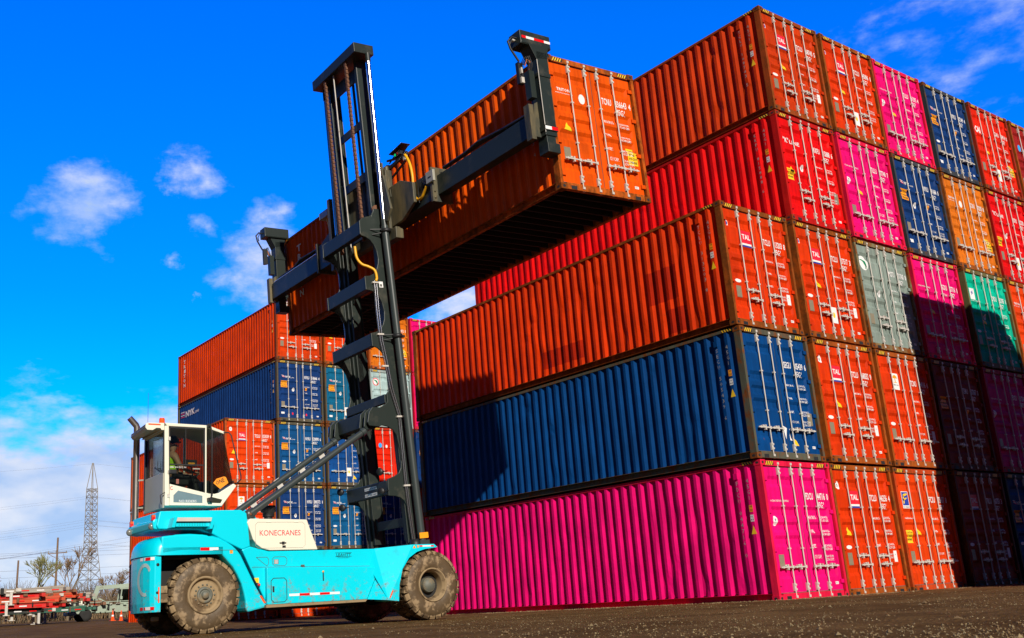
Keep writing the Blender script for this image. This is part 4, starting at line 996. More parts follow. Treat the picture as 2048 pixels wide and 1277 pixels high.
for i in range(11):
    for j in range(3): vquad(b, -5.93 + i * .05, -5.905 + i * .05, 1.985 + j * .024, 1.995 + j * .024, 4.777)
cpart('step_holes', b, [TEALN_M if 0 else flat('hole_teal', (.0, .35, .42), .5)], st)
# rear bumper shelf with tail lamps
b = MB(); b.prism([(-6.33, 1.95), (-6.35, 2.08), (-6.31, 2.13), (-6.15, 2.13), (-6.15, 1.92)], 5.0, 6.50, 1); sh = cpart('rear_shelf', b, [CYAN], bevel=.02)
for v, u in ((5.04, -6.345), (6.34, -6.345)):
    b = MB(); b.box(u, u + .06, v, v + .08, 2.11, 2.17, 0); b.box(u, u + .06, v, v + .08, 2.17, 2.21, 1); cpart('tail_lamp', b, [TAILR, ORANGEP], sh)
for v, u in ((5.10, -6.33), (6.34, -6.36)):
    b = MB(); b.lathe([(0, -.05), (.06, -.05), (.07, 0), (.05, .06)], 14, 'y', (u, v, 2.0)); cpart('work_lamp', b, [flat('lamp_lens_grey', (.18, .18, .16), .2)], sh)
# --- wheels
def wheel(u, vo, far=False, dish='rear', steer=0, width=.37):
    """outer face at v = vo; local y grows inwards"""
    s = -1 if far else 1
    m = Matrix.Translation((u, vo, .725)) @ Matrix.Rotation(R(steer), 4, 'Z') @ (Matrix.Rotation(math.pi, 4, 'Z') if far else Matrix.Identity(4))
    t = MB()
    t.lathe([(.335, .02), (.37, .0), (.44, -.012), (.52, -.006), (.60, .012), (.642, .05), (.652, .10), (.655, width - .1), (.642, width - .05), (.60, width - .012), (.45, width), (.335, width - .02)], 56)
    n = 27; rd = random.Random(2)
    for k in range(n):
        for side_ in (0, 1):
            a = 6.28318 * (k + .5 * side_) / n; w0, w1 = .062, .046
            rows = [(.615, .004), (.650, .012), (.694, .048), (.700, .10), (.698, .20)]
            vs = []
            for r_, y in rows:
                skew = (y - .0) * .35
                yy = y if not side_ else width - y
                w_ = w0 if y < .1 else w1
                for sg in (-1, 1):
                    ang = a + (sg * w_ + skew * .35) / r_
                    vs.append((r_ * math.cos(ang), yy, r_ * math.sin(ang)))
            for r_, y in ((.60, .02), (.60, .20)):
                yy = y if not side_ else width - y
                for sg in (-1, 1):
                    ang = a + sg * w0 / .65; vs.append((r_ * math.cos(ang), yy, r_ * math.sin(ang)))
            fs = [(2 * i, 2 * i + 1, 2 * i + 3, 2 * i + 2) for i in range(4)] + [(8, 9, 13, 12), (0, 2, 4, 6, 8, 12, 10), (1, 11, 13, 9, 7, 5, 3)]
            if side_: fs = [f[::-1] for f in fs]
            t.add(vs, fs, 1)
    w = cpart('wheel', t, [MUDW, MUD], mat=m)
    r = MB()
    if dish == 'rear':
        r.lathe([(.345, .015), (.345, -.012), (.325, -.02), (.305, -.012), (.30, .03), (.27, .06), (.235, .055), (.225, .045), (.16, .04), (.14, .045), (.13, .06), (0, .06)], 48)
        cpart('rim', r, [TANM], w)
        h = MB(); h.lathe([(.155, .044), (.152, .02), (.12, .008), (.105, .012), (.10, .03), (.075, .03), (.07, -.02), (.06, -.035), (0, -.04)], 36); cpart('hub', h, [HUBG], w)
        nb = MB()
        for k in range(14):
            a = 6.28318 * k / 14; nb.lathe([(0, -.012), (.016, -.010), (.018, .01), (.018, .04)], 8, 'y', (.19 * math.cos(a), .035, .19 * math.sin(a)))
        cpart('wheel_nuts', nb, [HUBG], w)
    else:
        r.lathe([(.345, .015), (.345, -.010), (.33, -.018), (.315, -.008), (.310, .03), (.285, .05), (.275, .09), (.27, .24), (.262, .30), (.15, .31)], 48); cpart('rim', r, [TANM], w)
        h = MB(); h.lathe([(.150, .34), (.150, .15), (.142, .128), (.115, .118), (.11, .108), (0, .100)], 36)
        for k in range(24):
            a = 6.28318 * k / 24; h.lathe([(0, .120), (.009, .121), (.01, .14)], 6, 'y', (.132 * math.cos(a), 0, .132 * math.sin(a)))
        cpart('hub', h, [HUBG], w)
    return w
wheel(-5.32, 5.0, steer=-2); wheel(-5.32, 7.30, far=True, steer=-2)
wheel(-.55, 4.5, dish='front'); wheel(-.55, 4.93, dish='front'); wheel(-.55, 7.80, far=True, dish='front'); wheel(-.55, 7.37, far=True, dish='front')
# --- cab
N0, N1 = 5.30, 6.55
b = MB()
CO = [(-6.04, 4.01), (-5.15, 4.0), (-4.80, 3.885), (-4.82, 3.84), (-5.16, 3.94), (-5.99, 3.945)]
b.prism(CO, N0, N1, 1)
b.prism([(-6.02, 2.41), (-4.87, 2.41), (-4.80, 2.50), (-6.02, 2.50)], N0 + .06, N1 - .06, 1)
for v0, v1 in ((N0, N0 + .05), (N1 - .05, N1)):
    b.prism([(-6.02, 2.41), (-5.93, 2.41), (-5.955, 3.95), (-6.04, 3.95)], v0, v1, 1)
    b.prism([(-5.20, 2.41), (-5.20, 2.67), (-5.13, 2.65), (-5.02, 2.645), (-4.93, 2.665), (-4.62, 2.855), (-4.56, 2.81), (-4.87, 2.41)], v0, v1, 1)
    b.prism([(-5.215, 2.41), (-5.185, 2.41), (-5.185, 3.96), (-5.215, 3.96)], v0 - .004 if v0 < 6 else v0, v1 if v0 < 6 else v1 + .004, 1)
b.box(-6.04, -6.0, N0 + .05, N1 - .05, 3.84, 3.95)
b.box(-4.90, -4.84, N0 + .05, N1 - .05, 2.41, 2.60)
cab = cpart('cab', b, [CREAM], bevel=.012)
b = MB(); b.prism([(-4.62, 2.855), (-4.56, 2.81), (-4.86, 2.40), (-4.95, 2.40)], N0 + .051, N1 - .051, 1); cpart('front_panel', b, [CABG], cab)
b = MB(); b.box(-6.045, -6.01, N0 + .05, N1 - .05, 2.37, 3.05); cpart('rear_panel', b, [CABG], cab, bevel=.01)
b = MB(); b.box(-6.03, -6.015, N0 + .05, N1 - .05, 3.05, 3.84); cpart('rear_window', b, [GLASS], cab)
b = MB(); b.bar((-6.05, 5.45, 3.06), (-6.06, 5.8, 3.20), .015, .02); b.bar((-6.06, 5.62, 3.12), (-6.06, 5.62, 3.30), .01, .012); cpart('wiper', b, [DARK], cab)
b = MB(); b.box(-6.05, -6.0, 6.42, 6.5, 2.45, 3.84); cpart('rear_pillar', b, [DARK], cab)
b = MB(); b.box(-6.05, -6.03, 5.33, 5.37, 3.05, 3.84); cpart('rear_pillar', b, [DARK], cab)
for v0, v1 in ((N0 + .004, N0 + .034), (N1 - .034, N1 - .004)):
    dr = MB(); dr.prism([(-5.928, 2.42), (-5.217, 2.42), (-5.217, 2.665), (-5.928, 2.825)], v0, v1, 1)
    d = cpart('cab_door', dr, [CREAM], cab)
    g = MB(); g.prism([(-5.94, 2.826), (-5.217, 2.666), (-5.217, 3.935), (-5.955, 3.935)], v0 + .012, v1 - .012, 1); cpart('window', g, [GLASS], d)
    if v0 < 6:
        g = MB(); g.prism([(-5.85, 2.475), (-5.27, 2.465), (-5.27, 2.605), (-5.76, 2.70), (-5.85, 2.61)], v0 - .003, v0 + .002, 1); cpart('lower_window', g, [flat('grey_blue_glass', (.16, .24, .27), .12, noise=.15)], d)
        g = MB(); put_text(g, 'NO RIDERS', (-5.745, v0 - .0045, 2.478), XD, ZD, .045, .355, 1, 0, .0, res=2); cpart('lettering', g, [WHITE], d)
        g = MB(); put_text(g, 'SMV 5/6 ECC 90', (-5.93, v0 - .001, 3.135), XD, ZD, .030, .33, 1, 0, .005); cpart('lettering', g, [WHITE], d)
        g = MB(); pr = None
        for k in range(13):
            a = R(60 + k * 22); q = [(-5.885 + r_ * math.cos(a), v0 - .002, 2.745 + r_ * math.sin(a)) for r_ in (.036, .025)]
            if pr: g.add([pr[0], q[0], q[1], pr[1]], [(0, 1, 2, 3)])
            pr = q
        cpart('logo', g, [S_RED], d)
        for z in (2.60, 3.05, 3.70):
            g = MB(); g.box(-5.975, -5.925, v0 - .016, v0 + .002, z - .035, z + .035); cpart('hinge', g, [GALV], d)
        g = MB(); g.box(-5.96, -5.80, v0 - .05, v0 - .005, 3.01, 3.10); cpart('mirror', g, [DARK], d, bevel=.02)
        g = MB(); g.box(-5.47, -5.33, v0 - .02, v0, 3.115, 3.135); cpart('handle', g, [CABG], d)
        g = MB(); g.box(-5.80, -5.745, v0 - .0005, v0 + .001, 2.83, 2.92); cpart('sticker', g, [flat('sticker_rust_print', (.30, .10, .07), .5, noise=.5, scale=60)], d)
        g = MB(); g.box(-5.945, -5.217, v0 + .0, v0 + .011, 3.19, 3.215); g.box(-5.955, -5.93, v0, v0 + .011, 2.83, 3.94); g.box(-5.245, -5.217, v0, v0 + .011, 2.67, 3.94); g.box(-5.955, -5.217, v0, v0 + .011, 3.91, 3.94); g.box(-5.62, -5.605, v0, v0 + .011, 3.215, 3.91); cpart('window_frame', g, [DARK], d)
    # quarter glass
    q = MB(); q.prism([(-5.185, 2.675), (-5.13, 2.66), (-5.02, 2.655), (-4.93, 2.675), (-4.64, 2.86), (-4.83, 3.84), (-5.16, 3.935), (-5.185, 3.935)], v0 + .012, v1 - .012, 1); cpart('quarter_window', q, [GLASS], cab)
    q = MB(); q.prism([(-5.12, 2.47), (-4.90, 2.465), (-4.86, 2.535), (-5.11, 2.59)], v0 - .006 if v0 < 6 else v1 + .004, v0 + .002 if v0 < 6 else v1 + .006, 1); cpart('lower_window', q, [flat('olive_glass', (.035, .035, .022), .2)], cab)
b = MB(); b.add([(-4.63, N0 + .02, 2.86), (-4.63, N1 - .02, 2.86), (-4.83, N1 - .02, 3.85), (-4.83, N0 + .02, 3.85), (-4.65, N0 + .02, 2.86), (-4.65, N1 - .02, 2.86), (-4.85, N1 - .02, 3.85), (-4.85, N0 + .02, 3.85)], [(0, 1, 2, 3), (7, 6, 5, 4), (0, 3, 7, 4), (1, 5, 6, 2)]); cpart('windscreen', b, [GLASS], cab)
# visor / air conditioner at the back of the roof
b = MB()
VP = [(-6.045, 4.005), (-6.37, 3.997), (-6.41, 3.97), (-6.415, 3.90), (-6.38, 3.855), (-6.27, 3.855), (-6.20, 3.90), (-6.12, 3.90), (-6.10, 3.865), (-6.045, 3.865)]
n = len(VP); b.add([(u, N0 + .01, z) for u, z in VP] + [(u + (.11 if u < -6.1 else 0), N1 + .02, z + .01) for u, z in VP], [tuple(range(n)), tuple(range(n, 2 * n))[::-1]] + [(i, n + i, n + (i + 1) % n, (i + 1) % n) for i in range(n)])
for k in range(3): b.hexa([(-6.425, N0 + .02, 3.90 + .025 * k), (-6.40, N0 + .02, 3.90 + .025 * k), (-6.40, N0 + .02, 3.91 + .025 * k), (-6.425, N0 + .02, 3.91 + .025 * k)], [(-6.315, N1 + .01, 3.91 + .025 * k), (-6.29, N1 + .01, 3.91 + .025 * k), (-6.29, N1 + .01, 3.92 + .025 * k), (-6.315, N1 + .01, 3.92 + .025 * k)], 1)
vi = cpart('roof_unit', b, [CREAM, CABG], cab, bevel=.012)
b = MB(); vquad(b, -6.36, -6.12, 3.955, 3.98, N0 + .006); cpart('reflector', b, [ORANGEP], vi)
b = MB(); b.lathe([(.075, 0), (.075, .03), (.055, .035), (.055, .11), (.045, .125), (0, .13)], 18, 'z', (-6.03, 5.5, 4.01)); cpart('beacon', b, [ORANGEP], cab)
b = MB(); b.tube([(-6.05, 6.3, 4.0), (-6.05, 6.3, 4.8)], .004, 5); cpart('aerial', b, [DARK], cab)
# rails
b = MB(); b.tube([(-5.17, 5.26, 3.99), (-5.14, 5.20, 3.95), (-5.12, 5.18, 3.85), (-5.12, 5.18, 2.60), (-5.14, 5.24, 2.52)], .014, 8); b.box(-5.19, -5.11, 5.24, 5.31, 3.95, 4.02); b.box(-5.18, -5.10, 5.2, 5.30, 2.49, 2.56); cpart('grab_rail', b, [DARK], cab)
b = MB(); b.tube([(-4.84, 5.32, 3.87), (-4.74, 5.24, 3.86), (-4.70, 5.22, 3.80), (-4.50, 5.22, 3.0), (-4.50, 5.22, 2.93), (-4.58, 5.28, 2.84)], .013, 8); cpart('grab_rail', b, [DARK], cab)
b = MB(); b.tube([(-6.10, 5.27, 2.43), (-6.12, 5.27, 2.60), (-6.03, 5.27, 2.66)], .010, 6); cpart('grab_rail', b, [DARK], cab)
# inside: seat, console, steering wheel, screen
b = MB(); b.box(-5.85, -5.40, 5.66, 6.16, 2.85, 2.97); b.prism([(-5.98, 2.95), (-5.84, 2.95), (-5.90, 3.60), (-6.0, 3.60)], 5.68, 6.14, 1); b.box(-5.75, -5.5, 5.78, 6.04, 2.5, 2.85); cpart('seat', b, [DARK], cab, bevel=.03)
b = MB(); b.box(-5.99, -4.95, N0 + .06, N1 - .06, 2.50, 2.56); b.prism([(-5.20, 2.55), (-4.88, 2.55), (-4.80, 2.80), (-5.02, 2.95), (-5.12, 2.93)], 5.6, 6.2, 1); b.box(-5.9, -5.3, 6.2, 6.48, 2.55, 3.0); cpart('console', b, [DARK], cab, bevel=.02)
b = MB(); b.tube([(-5.22 + .06 * math.sin(6.2832 * k / 18), 5.90 + .19 * math.cos(6.2832 * k / 18), 3.06 + .17 * math.sin(6.2832 * k / 18)) for k in range(19)], .014, 6, cap=False); b.tube([(-5.0, 5.9, 2.85), (-5.22, 5.9, 3.06)], .025, 6); b.bar((-5.22, 5.71, 3.06), (-5.22, 6.09, 3.06), .02, .03); cpart('steering_wheel', b, [DARK], cab)
b = MB(); b.box(-5.56, -5.34, 5.42, 5.47, 3.19, 3.32, 0); b.box(-5.52, -5.385, 5.415, 5.42, 3.215, 3.265, 1); b.tube([(-5.45, 5.46, 3.2), (-5.35, 5.55, 2.9)], .015, 6); cpart('display', b, [DARK, S_AMB], cab)
# --- mast
MM = Matrix.Translation((-.55, 6.05, 1.0)) @ Matrix.Rotation(R(-4.0), 4, 'Y')
WEB = [(.14, .55), (.14, 8.28), (-.09, 8.27), (-.11, 8.2), (-.15, 8.13), (-.21, 8.08), (-.35, 8.04), (-.42, 8.01), (-.50, 7.94), (-.515, 7.62), (-.47, 7.58), (-.36, 7.55), (-.25, 7.48), (-.17, 7.37), (-.12, 7.24), (-.10, 7.05), (-.12, 6.93), (-.17, 6.80), (-.25, 6.69), (-.36, 6.63), (-.51, 6.61), (-.51, 6.29), (-.40, 6.28), (-.29, 6.25), (-.19, 6.16), (-.12, 6.0), (-.09, 5.8), (-.11, 5.62), (-.16, 5.49), (-.25, 5.37), (-.36, 5.31), (-.50, 5.28), (-.50, 4.98), (-.38, 4.95), (-.28, 4.87), (-.19, 4.72), (-.14, 4.5), (-.13, 4.3), (-.16, 4.09), (-.21, 3.95), (-.26, 3.90), (-.26, 3.72), (-.34, 3.66), (-.45, 3.60), (-.66, 3.61), (-.76, 3.50), (-.82, 3.28), (-.78, 3.20), (-.54, 3.17), (-.46, 3.20), (-.32, 3.17), (-.19, 3.09), (-.11, 2.97), (-.07, 2.65), (-.07, 2.42), (-.10, 2.25), (-.17, 2.14), (-.28, 2.08), (-.46, 2.03), (-.48, 1.67), (-.30, 1.65), (-.18, 1.61), (-.10, 1.54), (-.05, 1.42), (-.03, 1.23), (-.02, .88), (-.03, .55)]
b = MB()
for s in (-1, 1):
    a, c = sorted((s * .93, s * .885)); b.prism(WEB, a, c, 1)
    a, c = sorted((s * .884, s * .74)); b.box(-.06, .12, a, c, .35, 8.24); b.box(-.08, .16, *sorted((s * .884, s * .86)), .3, 8.2)
# cross members
for z0, z1 in ((7.62, 7.94), (6.30, 6.60), (4.985, 5.275)): b.prism([(-.498, z0), (-.498, z1), (-.30, z1 - .02), (-.30, z0 + .03)], -.884, .884, 1)
b.prism([(-.47, 1.70), (-.47, 2.0), (-.33, 2.0), (-.33, 1.70)], -.884, .884, 1)
b.prism([(-.30, 3.70), (-.30, 3.90), (-.20, 3.90), (-.20, 3.70)], -.884, .884, 1)
b.prism([(-.74, 3.22), (-.74, 3.54), (-.50, 3.54), (-.50, 3.22)], -.60, .60, 1)
for v in (-.82, -.62, .55, .78): b.prism([(-.40, 3.60), (-.66, 3.61), (-.80, 3.50), (-.86, 3.20), (-.80, 3.12), (-.60, 3.15), (-.40, 3.22)], v, v + .035, 1)
b.box(-.10, .10, -.84, .84, .32, .62)
mast = cpart('mast', b, [STEEL], mat=MM, bevel=.012)
# pipes along the near side of the mast
b = MB()
for k in range(4):
    o_ = k * .028
    b.tube([(-.31 + o_, -.955, 6.5), (-.33 + o_, -.96, 5.8), (-.32 + o_, -.96, 5.12), (-.25 + o_, -.96, 4.57), (-.19 + o_, -.96, 4.0), (-.05 + o_ * .8, -.96, 3.42), (-.06 + o_ * .8, -.96, 2.72), (-.07 + o_ * .8, -.96, 1.87), (-.06 + o_ * .8, -.96, 1.3), (-.03 + o_ * .8, -.96, .61)], .0085, 6, k % 2)
cpart('hydraulic_pipes', b, [DARK, CHROME], mast)
for p_, z in ((-.27, 6.46), (-.28, 5.25), (-.01, 3.38), (-.02, 1.86), (-.25, 4.52)):
    b = MB(); b.box(p_ - .075, p_ + .085, -.985, -.93, z - .018, z + .018); cpart('pipe_clamp', b, [GALV], mast)
b = MB(); b.box(-.15, -.05, -.934, -.931, 6.36, 6.5); b.box(-.13, -.08, -.9355, -.934, 6.38, 6.44, 1); cpart('inspection_sticker', b, [WHITE, GASKET], mast)
def ribbed(mb, pts, r, mat=0, pitch=.022):
    """corrugated protective hose"""
    P = [Vector(p) for p in pts]; fine = []
    def cat(p0, p1, p2, p3, t): return .5 * ((2 * p1) + (p2 - p0) * t + (2 * p0 - 5 * p1 + 4 * p2 - p3) * t * t + (3 * p1 - p0 - 3 * p2 + p3) * t * t * t)
    E_ = [P[0] * 2 - P[1]] + P + [P[-1] * 2 - P[-2]]
    for i in range(1, len(E_) - 2):
        n = max(2, int((E_[i + 1] - E_[i]).length / pitch) * 2)
        for k in range(n): fine.append(cat(E_[i - 1], E_[i], E_[i + 1], E_[i + 2], k / n))
    fine.append(P[-1]); mb.tube(fine, [r * (1 if k % 2 else .80) for k in range(len(fine))], 10, mat)
b = MB(); ribbed(b, [(-.60, -.78, 7.35), (-.59, -.80, 7.08), (-.50, -.84, 6.92), (-.37, -.90, 6.85), (-.25, -.96, 6.75), (-.22, -.97, 6.58), (-.24, -.96, 6.50)], .034); cpart('protective_hose', b, [YHOSE], mast)
# plates with lettering and work lamps on the lowest cross member
for z, t_ in ((1.875, 'DO NOT RIDE ON FORKS'), (1.74, 'STAND CLEAR OF MAST')):
    b = MB(); b.add([(-.4725, .09, z), (-.4725, -.44, z), (-.4725, -.44, z + .065), (-.4725, .09, z + .065)], [(0, 1, 2, 3)], 0)
    put_text(b, t_, (-.474, .07, z + .018), (0, -1, 0), (0, 0, 1), .028, .49, 1, 1, .01); cpart('notice_plate', b, [WHITE, BLACK], mast)
for y, z in ((1.02, 1.98), (1.0, 1.62), (-.82, 2.2), (-.80, 1.78)):
    b = MB(); b.lathe([(0, -.06), (.075, -.06), (.085, -.03), (.05, .06), (0, .07)], 16, 'y', (0, 0, 0)); b.bar((0, .02, 0), (.16, .02, .0), .02, .02)
    cpart('work_lamp', b, [DARK], mast, mat=Matrix.Translation((-.56, y, z)) @ Matrix.Rotation(R(-60), 4, 'Z'))
# pulley on top of the outer mast
for s in (-1, 1):
    b = MB(); b.lathe([(0, -.03), (.11, -.03), (.11, .03), (0, .03)], 22, 'y', (.06, s * .80, 8.30)); cpart('pulley', b, [RUSTC], mast)
# inner mast
b = MB()
for s in (-1, 1):
    b.box(-.02, .0, *sorted((s * .62, s * .735)), .7, 12.2); b.box(.0, .25, *sorted((s * .66, s * .72)), .7, 12.2); b.box(.25, .27, *sorted((s * .62, s * .735)), .7, 12.2)
for z0, z1 in ((11.70, 12.05), (10.46, 10.66), (9.13, 9.35), (7.8, 8.0), (6.5, 6.7), (5.2, 5.4), (1.0, 1.2)):
    f_ = .10
    b.prism([(-.62, z0 - f_), (-.62 + f_, z0), (.62 - f_, z0), (.62, z0 - f_), (.62, z1 + f_), (.62 - f_, z1), (-.62 + f_, z1), (-.62, z1 + f_)], .03, .07, 0)
b.box(-.25, .29, -1.10, 1.08, 12.18, 12.43)
im = cpart('inner_mast', b, [STEEL2, STEEL], mast, bevel=.01)
im.data.materials[0] = STEEL
# chains and hoses
def chain(y, z0, z1, p=-.20):
    b = MB(); z = z0; k = 0
    while z < z1:
        w = .030 if k % 2 else .044
        b.box(p - .028, p + .028, y - w, y + w, z, z + .050, 0); z += .056; k += 1
    return b
for y in (-.56, .50): cpart('lift_chain', chain(y, 7.6, 12.15), [RUSTC], mast)
b = MB()
for y, p in ((.10, -.18), (.14, -.16)): b.tube([(p, y, 12.15), (p, y, 10), (p, y - .01, 7.6)], .016, 6, 1)
for y in (-.36, -.32, -.28): b.tube([(.10, y, 12.1), (.10, y, 10), (.12, y + .03, 8.0)], .012, 6, 0)
cpart('mast_hoses', b, [DARK, GALV], mast)
# lift cylinders
for s in (-1, 1):
    b = MB(); b.tube([(.13, s * 1.10, .62), (.06, s * 1.10, 7.80)], .082, 20); b.tube([(.065, s * 1.10, 7.70), (.06, s * 1.10, 7.95)], .070, 20)
    b.box(.03, .27, *sorted((s * .92, s * 1.18)), .45, .66)
    lc = cpart('lift_cylinder', b, [CYLP], mast)
    b = MB(); b.tube([(.06, s * 1.10, 7.9), (.11, s * 1.10, 12.05)], .054, 20); rod = cpart('rod', b, [CHROME], lc)
    b = MB(); b.tube([(.11, s * 1.10, 11.98), (.11, s * 1.10, 12.19)], .062, 16); cpart('rod_end', b, [STEEL], lc)
    for z in (7.68, 5.18):
        b = MB(); b.lathe([(.082, -.04), (.115, -.04), (.115, .04), (.082, .04)], 20, 'z', (.08, s * 1.10, z)); b.bar((.07, s * 1.1, z + .04), (-.24, s * .94, z + .06), .03, .015); b.bar((.07, s * 1.1, z - .03), (-.20, s * .94, z - .06), .03, .015); b.bar((.17, s * 1.10, z), (.26, s * 1.10, z), .06, .05); cpart('bracket', b, [DARK], lc)
b = MB(); b.box(.02, .24, -1.20, -1.19, .70, .82); cpart('warning_sticker', b, [S_AMB], mast)
b = MB(); b.lathe([(0, -.1), (.11, -.1), (.13, 0), (.10, .12), (0, .12)], 14, 'z', (-.02, -1.05, .58)); cpart('hose_knuckle', b, [DARK], mast)
# --- tilt cylinders
for v in (5.32, 6.66):
    p0 = Vector((-4.28, v, 2.25)); p1 = Vector((-1.36, v - (.02 if v < 6 else .0), 4.19)); d = (p1 - p0).normalized()
    b = MB(); b.tube([p0 + d * .10, p1 - d * .34], .068, 20); b.tube([p1 - d * .36, p1 - d * .26], .085, 20); b.tube([p0 + d * .02, p0 + d * .12], .085, 18)
    b.lathe([(0, -.06), (.10, -.06), (.10, .06), (0, .06)], 20, 'y', p0); b.lathe([(0, -.05), (.085, -.05), (.085, .05), (0, .05)], 18, 'y', p1); b.lathe([(0, -.065), (.035, -.065), (.035, .065), (0, .065)], 12, 'y', p1, 1); b.lathe([(0, -.075), (.03, -.075), (.03, .075), (0, .075)], 12, 'y', p0, 1)
    tcy = cpart('tilt_cylinder', b, [CYLP, RUSTC])
    b = MB(); b.tube([p1 - d * .27, p1], .048, 16); cpart('rod', b, [CYLP], tcy)
    if v > 6:
        b = MB(); nrm = Vector((d.z, 0, -d.x))
        for k in range(2): b.tube([p0 + d * .3 + nrm * (.10 + .03 * k), p1 - d * .5 + nrm * (.10 + .03 * k)], .011, 6)
        cpart('hydraulic_pipes', b, [DARK], tcy)
        for t_ in (.75, 1.5, 2.15, 2.75):
            b = MB(); c_ = p0 + d * t_; b.bar(c_ - nrm * .075, c_ + nrm * .17, .03, .15); cpart('pipe_clamp', b, [GALV], tcy)
    b = MB(); a_ = p0; b.prism([(a_.x - .22, 2.2), (a_.x + .22, 2.1), (a_.x + .10, a_.z + .06), (a_.x - .06, a_.z + .1)], v + .07, v + .11, 1); cpart('lug', b, [CYAN], chassis)
# --- spreader (lies in the frame of the container it holds)
SM = CR.inverted() @ HM
b = MB()
b.box(-.55, -.28, .20, 12.0, 1.04, 1.45)                       # telescopic beams
b.box(-.551, -.54, .20, 12.0, 1.02, 1.10); b.box(-.551, -.54, .20, 12.0, 1.39, 1.47)
b.box(-.66, -.20, 3.40, 8.85, .92, 1.58)
sp_ = cpart('spreader', b, [STEEL], mat=SM, bevel=.01)
for v in (3.34, 8.86):
    b = MB(); b.box(-.70, -.17, v, v + .07, .86, 1.66); 
    for z in (.95, 1.1, 1.4, 1.55): b.lathe([(0, -.02), (.025, -.02), (.025, .0)], 8, 'y', (-.64, v, z))
    cpart('beam_flange', b, [STEEL2], sp_)
for v0, s in ((0.0, 1), (12.19, -1)):
    def Q(a, c): return sorted((v0 + s * a, v0 + s * c))
    b = MB(); b.box(-.36, -.07, *Q(-.14, .16), 1.00, 2.80); b.box(-.375, -.055, *Q(-.155, .175), 2.25, 2.34)
    b.prism([(-.36, 2.62), (-.07, 2.66), (-.02, 2.93), (-.52, 2.93)], *Q(-.14, .16), 1)
    b.box(-.33, -.10, *Q(-.12, .14), .70, 1.0); b.box(-.33, -.018, *Q(-.13, .15), .66, .86)
    arm = cpart('lifting_arm', b, [STEEL], sp_, bevel=.008)
    b = MB(); b.tube([(-.365, v0 - s * .15, 1.05), (-.365, v0 - s * .15, 2.6)], .008, 5); cpart('guide_bar', b, [GALV], arm)
    b = MB(); b.box(-.38, -.05, *Q(-.16, .18), 1.10, 1.20, 0)
    if s > 0:
        for k, (x0, x1) in enumerate(((-.37, -.21), (-.21, -.05))): vquad(b, x0, x1, 1.115, 1.185, v0 - .1625, 1 + k)
    cpart('collar', b, [STEEL, WREF, TAILR], arm)
    b = MB(); b.box(-.61, -.50, *Q(-.02, .14), .93, 1.66); b.box(-.50, -.36, *Q(.0, .14), 1.0, 1.35); b.prism([(-.50, 1.35), (-.36, 1.35), (-.36, 1.75), (-.44, 1.7)], *Q(.0, .12), 1); cpart('bracket', b, [STEEL2], arm)
    b = MB(); b.box(-.53, -.40, *Q(-.06, .10), 1.80, 2.38); cpart('valve_cover', b, [STEEL], arm)
    b = MB(); b.box(-.72, -.60, *Q(.02, .10), 2.10, 2.55, 0); b.box(-.70, -.63, *Q(-.02, .02), 2.10, 2.22, 1); b.box(-.69, -.66, *Q(-.03, .02), 2.3, 2.42, 1)
    cpart('valve_block', b, [DARK, GALV], arm)
    b = MB()
    for k in range(4): b.tube([(-.66 + .03 * k, v0, 2.5), (-.64 + .05 * k, v0 - s * .08, 2.62 + .02 * k), (-.52 + .03 * k, v0 - s * .08, 2.5), (-.50 + .02 * k, v0, 2.36)], .012, 6)
    b.tube([(-.66, v0, 3.06), (-.80, v0 + s * .02, 3.07), (-.90, v0 + s * .03, 2.96), (-.86, v0 + s * .02, 2.80), (-.70, v0, 2.55)], .022, 8); b.tube([(-.60, v0 + s * .02, 3.07), (-.78, v0 + s * .05, 3.04), (-.85, v0 + s * .05, 2.9), (-.82, v0 + s * .04, 2.8)], .014, 6)
    cpart('hoses', b, [DARK], arm)
    b = MB(); b.tube([(-.60, v0 - s * .04, 2.45), (-.57, v0 - s * .09, 2.58), (-.50, v0 - s * .09, 2.56), (-.49, v0 - s * .02, 2.40)], .011, 6); cpart('hose', b, [flat('orange_hose', (.5, .14, .03), .6)], arm)
    b = MB(); b.box(-.70, .07, *Q(-.12, .22), 2.905, 3.20); b.box(-.69, .06, *Q(-.13, .23), 2.92, 2.985); b.box(-.32, -.20, *Q(.0, .08), 3.20, 3.222); hd = cpart('twistlock_head', b, [STEEL], sp_, bevel=.012)
    if s > 0:
        b = MB()
        for k, (x0, x1, c_) in enumerate(((-.66, -.55, 2), (-.55, -.35, 1), (-.35, -.09, 2), (-.09, .065, 1))): vquad(b, x0, x1, 3.03, 3.085, v0 - .1225, c_)
        cpart('reflective_strip', b, [STEEL, WREF, TAILR], hd)
    b = MB(); b.lathe([(0, -.02), (.035, -.02), (.04, .0), (.04, .04)], 10, 'y', (-.62, v0 - s * .14, 3.04) if s < 0 else (-.74, .04, 3.04)); cpart('bolt', b, [GALV], hd)
# hose bundles lying on the beam
for end in (0, 1):
  b = MB()
  for k in range(3):
    o_ = .03 * k
    if not end: b.tube([(-.45 + o_, .2, 1.56 + o_ * .4), (-.45 + o_, 1.0, 1.60), (-.45 + o_, 1.9, 1.68 - o_ * .5), (-.46 + o_, 2.3, 1.62), (-.45 + o_, 3.2, 1.62)], .030, 8)
    else: b.tube([(-.45 + o_, 12.0, 1.50 + o_ * .4), (-.45 + o_, 11.6, 1.58), (-.45 + o_, 10.7, 1.60), (-.46 + o_, 10.3, 1.70 - o_ * .5), (-.45 + o_, 9.0, 1.66)], .030, 8)
  cpart('hose_bundle', b, [DARK], sp_)
b = MB(); b.tube([(-.52, 11.9, 1.50), (-.52, 9.0, 1.52)], .016, 6); cpart('guide_bar', b, [CHROME], sp_)
